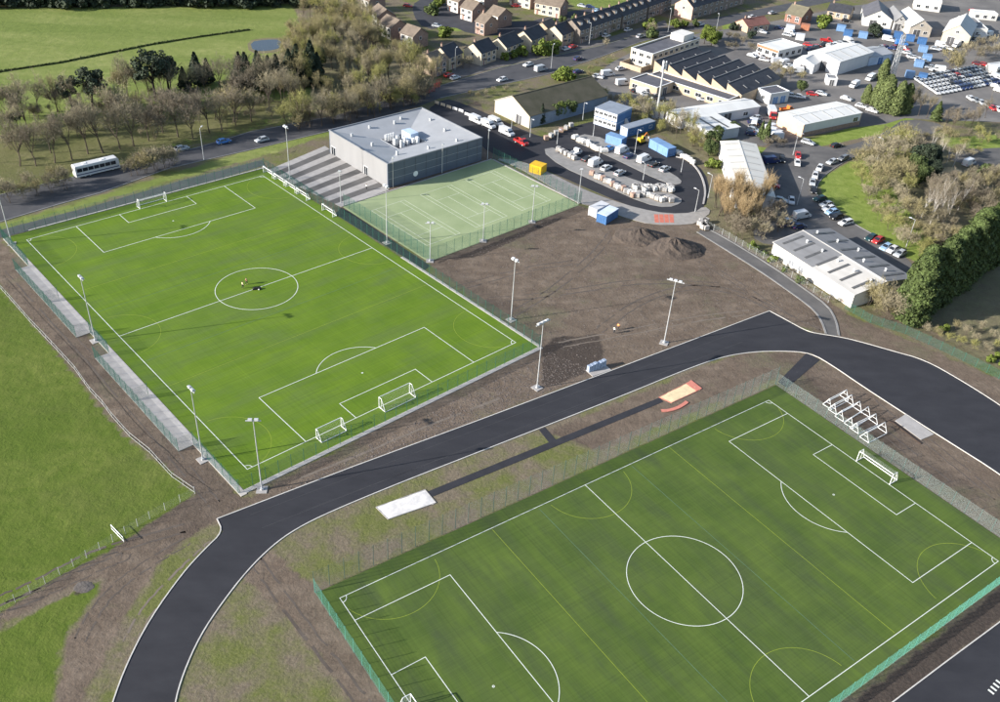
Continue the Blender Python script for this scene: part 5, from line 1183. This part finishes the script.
# ------------------------------------------------------------------ vegetation
def fast_mesh(name, v, f, m):
    me = bpy.data.meshes.new(name); v = np.asarray(v, np.float32); f = np.asarray(f, np.int32); n = f.shape[1]
    me.vertices.add(len(v)); me.vertices.foreach_set('co', v.ravel())
    me.loops.add(f.size); me.loops.foreach_set('vertex_index', f.ravel())
    me.polygons.add(len(f)); me.polygons.foreach_set('loop_start', np.arange(0, f.size, n, dtype=np.int32))
    me.materials.append(m); me.update(calc_edges=True); return me
bark = mat('bark_grey_brown', (.095,.075,.058), .95, .25, 2); bark_birch = mat('bark_birch', (.45,.42,.38), .9, .2, 2); bark_dk = mat('bark_dark', (.045,.035,.028), .95, .25, 2)
twigs = {'brown': mat('twigs_brown', (.215,.188,.130), .95, .2, .4, island=.35), 'olive': mat('twigs_olive', (.27,.235,.125), .95, .2, .4, island=.35), 'tan': mat('twigs_tan', (.315,.275,.185), .95, .2, .4, island=.35),
         'mauve': mat('twigs_mauve', (.208,.176,.130), .95, .2, .4, island=.35), 'orange': mat('twigs_willow', (.36,.268,.15), .95, .2, .4, island=.35), 'green': mat('twigs_budding', (.28,.27,.10), .95, .2, .4, island=.35)}
leaf = {'oval': mat('leaf_oval', (.105,.130,.045), .8, .25, .4, island=.4), 'dark': mat('leaf_dark', (.032,.045,.026), .8, .3, .4, island=.4), 'mid': mat('leaf_mid', (.075,.100,.032), .8, .3, .4, island=.45), 'bright': mat('leaf_bright', (.115,.150,.025), .8, .25, .4, island=.4), 'hedge': mat('leaf_conifer_hedge', (.060,.084,.024), .8, .3, .35, island=.45)}
def rand_dir(rg, d, spread):
    v = Vector((rg.gauss(0,1), rg.gauss(0,1), rg.gauss(0,1))).normalized()
    return (d + v*spread).normalized()
def bare_tree(seed, Ht=15.0, rad=3.6, lims=5, spread=.7, upw=.35, trunk_f=.3, stems=1, nt=(4,5,5,6), tw=.024):
    """one leafless tree: tapered trunk and limbs as tubes, twigs as slender blades; brought to height Ht and crown radius rad"""
    rg = random.Random(seed); S = []; V = []; Fc = []
    def blade(p, q, w):
        s = rand_dir(rg, Vector((0,0,0)), 1).cross(q-p)
        s = s.normalized()*w if s.length > 1e-6 else Vector((w,0,0))
        n = len(V); V.extend([p-s, p+s, q]); Fc.append((n,n+1,n+2))
    def rec(p, d, L, r, lev):
        mid = p + d*L*.5 + Vector((rg.gauss(0,.05)*L, rg.gauss(0,.05)*L, 0)); q = p + d*L + Vector((0,0,upw*.12*L))
        if lev <= 2:
            n = 6 if lev == 0 else 4 if lev == 1 else 3
            S.append((p, mid, r, r*.82, n)); S.append((mid, q, r*.82, r*.55, n))
        elif lev == 3: blade(p, q, max(r*.6, tw*1.5))
        else: blade(p, q, tw)
        if lev >= 5: return
        k = [lims, nt[0], nt[1], nt[2], nt[3]][lev]
        for i in range(k):
            t = 1.0 if (lev == 0 and i < 2) else rg.uniform(.3 if lev else .8, 1.0)
            base = p.lerp(q, t); sp = [spread*.8, spread, spread, .85, .9][lev]
            nd = rand_dir(rg, d + Vector((0,0,upw*.5)), sp)
            rec(base, nd, L*rg.uniform(*[(.85,1.2),(.55,.8),(.55,.8),(.5,.75),(.5,.8)][lev]), r*.48, lev+1)
    for s in range(stems):
        d = rand_dir(rg, Vector((0,0,1)), .06 if stems == 1 else .4)
        rec(Vector((rg.gauss(0,.3)*(stems>1), rg.gauss(0,.3)*(stems>1), -.2)), d, Ht*trunk_f, Ht*.013/(1 if stems == 1 else 1.6), 0)
    A = np.array([tuple(v) for v in V]); fz = Ht/np.percentile(A[:,2], 99.5); fr_ = rad/np.percentile(np.hypot(A[:,0], A[:,1]), 92)
    sc = np.array([fr_, fr_, fz]); tb = MB(); g_ = lambda p: Vector((p.x*fr_, p.y*fr_, p.z*fz))
    for p, q, r0, r1, n in S: tb.tube(g_(p), g_(q), r0, r1, n)
    return tb, A*sc, np.array(Fc)
def blobs(seed, pts_fn, n, size, up=.3, aspect=1.0):
    """leaf faces spread through a volume"""
    rg = np.random.default_rng(seed); P, Nn = pts_fn(rg, n)
    r = rg.normal(size=(n,3)); nr = Nn*.9 + r*.55 + np.array([0,0,up]); nr /= np.linalg.norm(nr, axis=1)[:,None]
    t = np.cross(nr, rg.normal(size=(n,3))); t /= np.linalg.norm(t, axis=1)[:,None]; b = np.cross(nr, t)
    s = size*rg.uniform(.55,1.35,(n,1))
    v = np.stack([P - t*s - b*s*aspect*.6, P + t*s*.2 - b*s*aspect, P + t*s + b*s*aspect*.3, P - t*s*.3 + b*s*aspect], 1).reshape(-1,3)
    return v, np.arange(n*4).reshape(n,4)
def crown_pts(H0, H1, rad, clumps=14, cs=.42):
    def fn(rg, n):
        c = rg.normal(size=(clumps,3)); c /= np.linalg.norm(c, axis=1)[:,None]; c *= rg.uniform(.35,.78,(clumps,1))
        k = rg.integers(0, clumps, n); d = rg.normal(size=(n,3)); d /= np.linalg.norm(d, axis=1)[:,None]
        p = c[k] + d*cs*rg.uniform(.55,1.0,(n,1))**.5*rg.uniform(.8,1.2,(clumps,1))[k]
        hz = (H1-H0)/2
        return p*np.array([rad,rad,hz]) + np.array([0,0,H0+hz]), d
    return fn
def column_pts(Ht, rad, taper=1.0, base=.3, lump=.22):
    def fn(rg, n):
        z = rg.uniform(0,1,n)**.9; a = rg.uniform(0,2*np.pi,n)
        prof = np.clip((1-z)**(.55*taper), 0, 1)*(1-.25*np.exp(-z*9))
        ph = rg.uniform(0,6.28,6)
        wob = 1 + lump*np.sin(3*a+ph[0]+z*7)*np.sin(z*23+ph[1]) + lump*.6*np.sin(7*a+ph[2])*np.sin(z*41+ph[3])
        r = rad*prof*wob*rg.uniform(.72,1.04,n)
        p = np.stack([r*np.cos(a), r*np.sin(a), base + z*(Ht-base)], 1); d = np.stack([np.cos(a), np.sin(a), .35+0*a], 1)
        return p, d
    return fn
TREES = {}
def tree_proto(kind, col, var):
    key = (kind, col, var)
    if key in TREES: return TREES[key]
    if kind in ('bare', 'scrub', 'willow', 'birch'):
        kw = {'bare': dict(), 'scrub': dict(Ht=7, rad=3.0, lims=4, spread=.9, stems=4, trunk_f=.24, nt=(3,4,4,4), tw=.022), 'willow': dict(Ht=13, rad=3.0, lims=5, spread=.42, upw=.9, stems=4, trunk_f=.27, nt=(4,4,4,4), tw=.016), 'birch': dict(Ht=13, rad=2.2, lims=5, spread=.5, upw=.5, trunk_f=.4, nt=(3,3,4,5), tw=.02)}[kind]
        gk = (kind, var)
        if gk not in TREES: TREES[gk] = bare_tree(var*17 + len(kind), **kw)
        tb, v, f = TREES[gk]
        r = (tb.mesh('trunk', bark_birch if kind == 'birch' else bark), fast_mesh('crown', v, f, twigs[col]))
    else:
        tb = MB(); rg = random.Random(var)
        if kind == 'round':
            v, f = blobs(var, crown_pts(1.2, 9.5, 3.6, 22, .40), 5200, .22); tb.tube((0,0,-.2),(0,0,3), .3, .2, 7)
            for i in range(5): tb.tube((0,0,2.4),(rg.uniform(-2,2),rg.uniform(-2,2),6), .14, .05, 4)
        elif kind == 'oval':
            v, f = blobs(var, column_pts(11, 3.3, .85, .3, .14), 6500, .2, .3, 1.2); tb.tube((0,0,-.2),(0,0,9), .3, .06, 6)
        elif kind == 'open':
            v, f = blobs(var, crown_pts(3.0, 11, 3.9, 30, .22), 2600, .2); tb.tube((0,0,-.2),(0,0,4.5), .32, .2, 7)
            for i in range(8): tb.tube((0,0,3.5+.2*i),(rg.uniform(-2.8,2.8),rg.uniform(-2.8,2.8),6+rg.random()*3), .13, .04, 4)
        elif kind == 'conifer':
            v, f = blobs(var, column_pts(10, 2.3, 1.6, .8, .3), 3600, .25, .1); tb.tube((0,0,-.2),(0,0,9.5), .22, .04, 6)
        elif kind == 'hedgecon':
            v, f = blobs(var, column_pts(14, 3.4, .55, .2, .2), 13000, .17, .45, 1.7); tb.tube((0,0,-.2),(0,0,12), .3, .06, 6)
        elif kind == 'bush':
            v, f = blobs(var, crown_pts(-.2, 3.0, 1.9, 9, .5), 800, .24); tb.tube((0,0,-.2),(0,0,1.6), .1, .04, 5)
        r = (tb.mesh('trunk', bark_dk), fast_mesh('crown', v, f, leaf[col]))
    TREES[key] = r; return r
HN = {'oval': 11, 'bare': 15, 'scrub': 7, 'willow': 13, 'birch': 13, 'round': 9.5, 'open': 11, 'conifer': 10, 'hedgecon': 14, 'bush': 3}
NV = {'oval': 3, 'bare': 8, 'scrub': 5, 'willow': 3, 'birch': 3, 'round': 3, 'open': 3, 'conifer': 3, 'hedgecon': 3, 'bush': 3}
TR = random.Random(77)
def tree(kind, col, px, py, ht, label, group, name=None, wide=1.0):
    me = tree_proto(kind, col, TR.randrange(NV[kind]))
    nm = name or {'bare': 'bare_tree', 'scrub': 'bare_shrub', 'willow': 'willow_tree', 'birch': 'birch_tree', 'round': 'leafy_tree', 'oval': 'leafy_tree', 'open': 'evergreen_tree', 'conifer': 'conifer_tree', 'hedgecon': 'hedge_conifer', 'bush': 'bush'}[kind]
    label = label.replace('{c}', {'mauve': 'mauve', 'brown': 'brown', 'tan': 'tan', 'olive': 'olive', 'green': 'yellow-green'}.get(col, col)); group = group and group.replace('{c}', col)
    o = empty(nm, G(px, py), TR.uniform(0,6.28), label, 'shrub' if kind in ('scrub','bush') else 'tree', group)
    o.rotation_euler.x = TR.gauss(0,.05); o.rotation_euler.y = TR.gauss(0,.05)
    s = ht/HN[kind]*(TR.uniform(.96,1.04) if kind == 'hedgecon' else TR.uniform(.82,1.15)); o.scale = (s*wide*TR.uniform(.9,1.1), s*wide*TR.uniform(.9,1.1), s)
    link('trunk', me[0], o); link('crown', me[1], o); return o
J_ = lambda a: TR.uniform(-a, a)
# roadside row
for x, y in ((20,166),(36,166),(55,163),(72,160),(88,154),(103,153),(120,149),(134,146),(149,141),(163,133),(178,137),(193,139),(210,133),(222,131),(236,126),(252,122)):
    tree('bare', 'mauve' if TR.random() < .5 else 'brown', x, y, 15, 'bare {c} tree in the roadside row along the main road', '{c} trees of the roadside row', wide=1.25)
for x, y in ((24,118),(38,113),(58,112),(74,113),(95,110),(118,100),(128,98),(138,94),(150,98),(172,100),(190,98),(206,97),(222,96),(238,97),(252,98),(268,95),(282,104),(270,112),(290,112),(15,140),(30,135)):
    tree('bare', TR.choice(['brown','tan','olive']), x, y, 12.5, 'bare {c} tree in the loose line between road row and pasture', '{c} trees of the loose line')
for x, y, h in ((73,112,12),(93,112,13.5),(18,128,6)):
    tree('open', 'dark', x, y, h, 'dark pine with open crown among the bare pasture trees', 'open dark pines')
for x, y, h in ((156,101,16),(170,96,15)): tree('open', 'dark', x, y, h, 'big spreading dark evergreen at the edge of the pasture', 'big spreading evergreens', wide=1.1)
for x, y, h in ((185,90,9),(198,86,11),(208,84,9.5),(240,87,13),(247,89,12),(262,91,14),(270,89,13),(279,88,13),(288,88,14.5),(296,86,14),(304,86,13),(312,84,13.5),(318,85,12)):
    tree('conifer', 'dark', x, y, h, 'dark pointed conifer in the clump behind the roadside trees', 'dark pointed conifers', wide=1.25)
# thicket
TH = [G(*p) for p in ((285,58),(300,25),(330,2),(350,0),(372,30),(400,55),(432,78),(436,92),(405,104),(340,118),(300,112),(270,100))]
THn = np.array([(p.x,p.y) for p in TH]); lo, hi = THn.min(0), THn.max(0); cnt = 0
while cnt < 190:
    p = np.array([[TR.uniform(lo[0],hi[0]), TR.uniform(lo[1],hi[1])]])
    if signed(p, TH)[0] < .5: continue
    kind = TR.choice(['bare','bare','scrub']); c = TR.choice(['tan','olive','olive','green'])
    o = tree(kind, c, 0, 300, TR.uniform(8.5,12) if kind == 'bare' else TR.uniform(5.5,8), 'leafless {c} %s in the tangled thicket left of the stepped houses' % ('tree' if kind == 'bare' else 'shrub'), '{c} thicket %ss' % ('tree' if kind == 'bare' else 'shrub'))
    o.location = (p[0][0], p[0][1], 0); cnt += 1
for x, y in ((302,44),(292,52),(310,18),(322,10),(334,30),(298,60)): tree('bare', 'green', x, y, 9, 'budding yellow-green tree on the pond side of the thicket', 'budding trees by the pond')
for x, y, h in ((310,66,7),(318,70,8)): tree('round', 'mid', x, y, h, 'green ivy-clad tree inside the bare thicket', 'ivy-clad trees')
for x, y in ((300,129),(310,127),(322,126),(334,124),(345,121),(357,118),(368,116),(380,113),(392,110),(404,107),(412,104),(350,124),(374,119),(288,131)): tree('bare', TR.choice(['olive','green','tan','brown']), x, y, 11.5, 'leafless {c} tree on the verge behind the sports hall', '{c} verge trees behind the sports hall', wide=1.2)
for i in range(64):
    x = TR.uniform(-5,300); yb = 168 - .16*x; y = TR.uniform(yb-52, yb-2)
    tree('bare' if TR.random() < .55 else 'scrub', TR.choice(['brown','mauve','tan','olive']), x, y, TR.uniform(8,11) if TR.random() < .3 else TR.uniform(3.5,6), '{c} bare sapling in the undergrowth between road row and pasture', '{c} undergrowth saplings', wide=1.2)
for i in range(26):
    x = TR.uniform(292,424); y = 131 - (x-292)*.215 + TR.uniform(-7,1)
    tree('scrub', TR.choice(['olive','tan','green','brown']), x, y, TR.uniform(4.5,7.5), '{c} bare shrub on the verge behind the sports hall', '{c} verge shrubs behind the sports hall', wide=1.2)
# roadside scrub near the coach
for x, y in ((66,190),(52,193),(38,196),(24,199),(10,203),(-4,206),(60,186),(30,191),(8,197),(132,176),(138,175),(146,173),(156,170),(166,168),(174,165),(142,170),(152,166)):
    tree('scrub', TR.choice(['brown','tan','olive']), x, y, 6.0, 'bare {c} scrub bush on the road verge near the coach', '{c} verge scrub near the coach')
for x in range(-6, 310, 9): tree('scrub' if TR.random() < .5 else 'bush', 'brown' if TR.random() < .0 else 'tan', x, 6+J_(2), 5, 'bush in the hedgerow along the top of the pasture', 'top hedgerow') if False else tree('bush', 'dark', x, 5+J_(2.5), 6.5, 'dark bush in the hedgerow beyond the pasture', 'hedgerow beyond the pasture', wide=1.15)
# low hedge along the ditch across the pasture
def hedge_line(name, pts, n, h, w, m, label):
    rg = np.random.default_rng(2); P = [G(*p) for p in pts]; o = empty(name, P[0], 0, label, 'hedge')
    L_ = np.array([(p.x,p.y) for p in P]); seg = np.hypot(*(L_[1:]-L_[:-1]).T); cum = np.concatenate([[0],np.cumsum(seg)])
    def fn(r, k):
        t = r.uniform(0,cum[-1],k); x = np.interp(t,cum,L_[:,0]); y = np.interp(t,cum,L_[:,1]); d = r.normal(size=(k,3)); d /= np.linalg.norm(d,axis=1)[:,None]
        lump = .6+.5*np.sin(t*.31)*np.sin(t*.113)+.2*np.sin(t*1.7)
        return np.stack([x-P[0].x+d[:,0]*w*lump, y-P[0].y+d[:,1]*w*lump, h*.45+d[:,2]*h*.5*lump],1), d
    v, f = blobs(5, fn, n, .3); link('foliage', fast_mesh('foliage', v, f, m), o)
hedge_line('hedge', [(-20,76),(0,72),(60,63),(120,51),(150,45),(200,37),(250,30)], 4200, .6, .32, leaf['oval'], 'thin low hedge running along the ditch across the pasture')
# housing gardens
for x, y, h, c in ((505,60,3.4,'bright'),(513,58,3.6,'bright'),(521,56,4,'bright'),(548,54,6,'bright'),(540,55,5.5,'bright'),(555,52,5,'bright'),(652,38,5,'mid'),(650,30,5,'bright'),(444,37,4,'bright'),(435,10,5,'bright'),(431,15,5,'mid'),(440,5,5,'bright'),(553,25,3,'mid'),(562,22,3,'mid'),(575,21,3,'mid'),(585,20,3,'mid'),(676,28,4,'bright'),(684,27,3.5,'bright'),(695,26,3,'mid'),(420,36,3,'mid'),(408,30,3,'mid')):
    tree('bush', c, x, y, h, '%s green garden bush among the houses' % ('bright' if c == 'bright' else 'dull'), '%s garden bushes' % c)
for x, y, h in ((565,82,5),(557,80,3.5),(566,78,4),(562,76,3)): tree('bush', 'bright', x, y, h, 'bright green bush at the roadside end of the yard', 'bright bushes by the yard')
for x, y in ((463,68),(470,67),(605,48),(600,34),(652,34),(612,32)): tree('scrub', 'tan', x, y, 5, 'pale bare shrub in front of the terraces', 'pale shrubs by the terraces')
for x, y, h in ((708,40,6),(704,44,7),(711,46,6),(718,42,5)): tree('round', 'bright', x, y, h, 'yellow-green leafy tree by the junction', 'leafy trees at the junction')
for x, y in ((728,40),(735,42),(742,45),(735,50),(750,52),(728,50)): tree('scrub', 'brown', x, y, 4, 'brown shrub behind the saw-tooth works', 'shrubs behind the works')
# warehouse yard
for x, y, h in ((552,119,6),(560,118,6.5),(568,116,6),(575,113,5.5)): tree('round', 'bright' if x > 555 and x < 566 else 'mid', x, y, h, 'rounded %s tree against the side of the mossy warehouse' % ('yellow-green' if x > 555 and x < 566 else 'dull green'), 'trees by the mossy warehouse')
for x, y, h in ((535,123,6),(541,124,6.5)): tree('conifer', 'dark', x, y, h, 'dark conifer at the corner of the mossy warehouse', 'conifers at the warehouse corner')
for x, y in ((632,112),(640,110),(648,112),(637,118),(645,118),(626,108)): tree('scrub', TR.choice(['tan','green']), x, y, 5.5, 'pale bare bush behind the site cabins', 'pale bushes behind the cabins')
for x, y in ((663,128),(672,131),(680,134),(688,140),(695,146),(676,138),(700,150),(684,130),(668,122),(690,134),(658,122)): tree('bare', TR.choice(['tan','olive','green']), x, y, 7.5, 'pale leafless tree between the car park and the L-shaped workshop', 'trees by the workshop')
for x, y, h in ((712,148,6),(708,156,5.5),(716,140,5),(733,133,4.5)): tree('round', 'mid', x, y, h, 'dark green tree in the gap beside the workshops', 'green trees by the workshops')
for x, y, h in ((728,131,4),(712,168,4)): tree('bush', 'bright', x, y, h, 'bright green bush in the gap beside the workshops', 'bright bushes by the workshops')
for x, y, h in ((764,142,8),(760,138,6)): tree('conifer', 'mid', x, y, h, 'grey-green conifer between the lorry and the pale-roofed workshop', 'conifers by the lorry')
for x, y in ((768,148),(776,147),(784,147),(772,143),(836,124),(845,121),(858,118)): tree('scrub', 'mauve', x, y, 3.2, 'low brown shrub beside the peach-ended unit', 'shrubs at the peach-ended unit')
for x, y in ((775,73),(782,78),(770,76),(790,79),(764,84),(757,84),(800,82),(778,84)): tree('scrub', TR.choice(['tan','olive']), x, y, 5.5, 'pale bare bush in front of the white office', 'bushes by the white office')
tree('round', 'mid', 801, 92, 4.5, 'small dark green tree behind the garage block', None)
tree('bush', 'bright', 822, 27, 5, 'round bright green bush between the brick house and the clutter', None, wide=1.3)
for x, y in ((733,30),(750,38)): tree('bush', 'dark', x, y, 3.5, 'dark bush beside the red-brown bungalow', 'dark bushes by the bungalow')
tree('bush', 'dark', 874, 36, 5, 'black-green bush in front of the white gabled works', None)
tree('scrub', 'olive', 948, 74, 10, 'big golden bare tree beside the largest gabled hall', None, wide=1.2); tree('scrub', 'olive', 956, 72, 9, 'golden bare shrub beside the big golden tree', None)
for x, y in ((975,60),(985,58),(995,57),(1003,58),(980,50),(992,48),(968,56)): tree('scrub', TR.choice(['brown','tan','mauve']), x, y, 6, 'bare bush on the bank above the car lot', 'bushes above the car lot')
# rounded trees behind the car lot
for x, y, h, w in ((882,80,10,1.0),(876,106,11,1.0),(893,114,14.5,.95),(866,103,8,1.0),(884,112,12,1.0),(902,113,11,.9)): tree('oval', 'oval', x, y, h, 'rounded green tree in the clump behind the lattice tower', 'rounded green trees', wide=w)
for x, y in ((910,114),(918,116),(926,118),(912,108)): tree('bare', 'brown', x, y, 8, 'bare brown tree beside the rounded green clump', 'bare trees by the green clump')
tree('conifer', 'mid', 935, 121, 8, 'light green conifer standing alone in front of the car lot', None, wide=1.3)
for x, y in ((955,125),(962,128),(970,130),(978,126),(950,132),(945,128),(985,118)): tree('bare', 'mauve', x, y, 8.5, 'mauve bare tree in front of the loose line of cars', 'mauve trees by the lot')
# willow clump
for x, y in ((716,208),(722,212),(730,210),(738,208),(726,220),(734,224),(742,222),(750,216),(758,212),(745,232),(719,216),(733,216),(741,214),(728,226),(738,230),(752,224)): tree('willow', 'orange', x, y, 11 if y < 222 else 9, 'orange upright willow in the clump beside the pale-roofed workshop', 'orange willows')
for x, y in ((752,236),(760,232),(768,226),(775,220),(763,240),(742,240),(778,232),(735,236)): tree('scrub', TR.choice(['tan','mauve']), x, y, 6.5, 'tan bare bush at the foot of the willows', 'bushes below the willows')
for x, y in ((751,248),(757,252),(764,256),(772,262),(785,272),(800,283)): tree('bush', 'bright' if x in (751,772) else 'mid', x, y, 1.8, 'low green bramble along the wall of the patched shed', 'brambles by the patched shed')
for x, y in ((778,268),(790,276),(806,290),(818,298),(830,303)): tree('scrub', 'mauve', x, y, 2, 'thin brown bramble along the wall of the patched shed', 'brown brambles by the shed')
# wood on the right
for x, y in ((862,186),(866,200),(872,211),(880,221),(889,231),(898,240),(906,250),(874,198),(884,208),(894,220),(902,230),(858,176)): tree('scrub', TR.choice(['tan','olive','green']), x, y, TR.uniform(4,6.5), '{c} scrub spilling down the bank on to the lawn', '{c} scrub on the lawn bank', wide=1.15)
for x, y in ((868,176),(876,170),(884,178),(880,190),(890,172),(893,186),(900,180),(888,198),(897,205),(903,195),(905,215),(912,222),(910,170),(860,168),(872,160),(890,160),(900,165),(880,155),(895,152),(908,156)):
    tree('scrub', TR.choice(['green','olive','tan','tan']), x, y, TR.uniform(6.5,9.5), '{c} budding thicket tree on the edge of the lawn', '{c} budding trees by the lawn', name='bare_tree', wide=1.15)
for x, y, h in ((912,178,8),(921,172,9),(928,180,8),(918,186,7),(930,168,7)): tree('round', 'mid' if x < 920 else 'dark', x, y, h, 'dark ivy-green tree in the heart of the bare wood', 'ivy trees in the wood')
for x, y in ((925,210),(932,214),(938,218),(944,222),(921,218),(950,214),(930,224),(958,210),(940,208)): tree('birch', 'mauve', x, y, 11, 'slim white-stemmed birch in the brown wood', 'birches in the wood')
for x, y in ((940,160),(946,164),(936,166),(952,168),(930,155)): tree('birch', 'tan', x, y, 10, 'pale-stemmed birch beside the woodchip heap', 'birches by the woodchip')
for i in range(30):
    x, y = TR.uniform(890,1000), TR.uniform(132,162); tree('scrub', TR.choice(['tan','olive','green','brown']), x, y, TR.uniform(2.5,5), '{c} low scrub on the bank between the estate road and the wood', '{c} bank scrub')
for i in range(60):
    x, y = TR.uniform(925,1010), TR.uniform(178,250); tree('scrub', TR.choice(['brown','mauve','brown','tan','olive']), x, y, TR.uniform(4,6.5), '{c} leafless shrub in the wood above the conifer row', '{c} shrubs in the wood')
for x, y in ((915,235),(922,242),(929,240),(936,246),(910,246),(925,252),(940,238),(918,256),(905,238)): tree('scrub', TR.choice(['green','olive']), x, y, 4.5, 'yellow-green shrub between the lawn and the conifer row', 'yellow-green shrubs by the conifers')
for x, y in ((985,172),(993,176),(1000,172),(980,178)): tree('bush', 'mid', x, y, 3, 'green bush beside the gravel drive', 'bushes by the drive')
# clipped conifer row
c0, c1 = G(908,320), G(1022,232)
for i in range(21):
    p = c0.lerp(c1, i/20); o = tree('hedgecon', 'hedge', 0, 300, 16.5, 'tall dense conifer in the clipped row above the track bend', 'clipped conifer row', wide=1.0); o.location = (p.x+J_(.4), p.y+J_(.4), 0)
for x, y in ((868,305),(876,312),(884,318),(872,300),(890,322),(880,304)): tree('scrub', TR.choice(['olive','tan']), x, y, 7, 'bare olive tree at the end of the conifer row by the shed', 'olive trees at the conifer row', name='bare_tree')
for x, y in ((925,332),(936,337),(948,342),(960,346),(972,350),(985,352),(995,350),(965,335),(980,330),(992,338),(1002,345),(955,330),(975,342)): tree('scrub', TR.choice(['tan','tan','olive','green']), x, y, 2.6, 'low straw-coloured scrub in the shade of the conifer row', 'straw scrub below the conifers')
for x, y in ((946,330),(990,362),(998,358),(1003,366),(940,333)): tree('bush', 'bright', x, y, 1.7, 'low bright green bramble by the boundary fence', 'brambles at the boundary fence')
for i in range(40):
    x = TR.uniform(592,720); y = 100 + (x-592)*.42 + TR.uniform(-8,7)
    if y > 158: continue
    tree('scrub', TR.choice(['tan','olive','green']), x, y, TR.uniform(2.5,4.5), '{c} low scrub on the bank above the car park', '{c} bank scrub above the car park')
for x, y in ((596,66),(604,63),(612,60),(590,72),(588,78),(583,84),(470,96),(478,98),(486,96),(494,92),(520,90),(506,92)): tree('scrub', TR.choice(['olive','tan']), x, y, 2.6, '{c} low scrub along the edge of the van yard', '{c} van yard scrub')
# clods and stones thrown over the bare earth, tufts in the rough
def scatter(name, polys, n, size, m, seed, label, cat, flat=.5):
    rg = np.random.default_rng(seed); V = []; Fc = []
    base = np.array([(1,0,0),(-1,0,0),(0,1,0),(0,-1,0),(0,0,1)], float); fc = [(0,2,4),(2,1,4),(1,3,4),(3,0,4)]
    for poly in polys:
        W = [G(*p) for p in poly]; A = np.array([(p.x,p.y) for p in W]); l, h = A.min(0), A.max(0)
        P = rg.uniform(l, h, (n*4, 2)); P = P[signed(P, W) > .3][:n]
        for x, y in P:
            s = size*rg.uniform(.4,1.5); k = len(V); b_ = base*s*rg.uniform(.6,1.3,(5,3)); b_[:,2] *= flat; a = rg.uniform(0,6.28); c, sn = math.cos(a), math.sin(a)
            for q in b_: V.append((x + c*q[0]-sn*q[1], y + sn*q[0]+c*q[1], q[2]-.02))
            Fc += [tuple(i+k for i in f) for f in fc]
    return tag(link(name, fast_mesh(name, V, Fc, m)), label, cat, None, 'stuff')
scatter('earth_clods', [[(440,262),(575,208),(640,222),(695,226),(760,272),(820,312),(826,332),(800,326),(770,310),(600,370),(548,345)], [(548,350),(600,372),(280,498),(262,500)]], 5200, .17, mat('clod_soil', (.135,.112,.098), .95, .25, 1, island=.3), 5, 'clods of earth strewn over the bare ground', 'soil')
scatter('earth_clods', [[(10,262),(195,455),(240,500),(205,530),(190,490),(60,345),(0,280)], [(740,356),(808,354),(900,414),(990,472),(990,530),(790,385)]], 1500, .12, MATS['clod_soil'], 6, 'small clods on the trodden soil beside the pitches', 'soil')
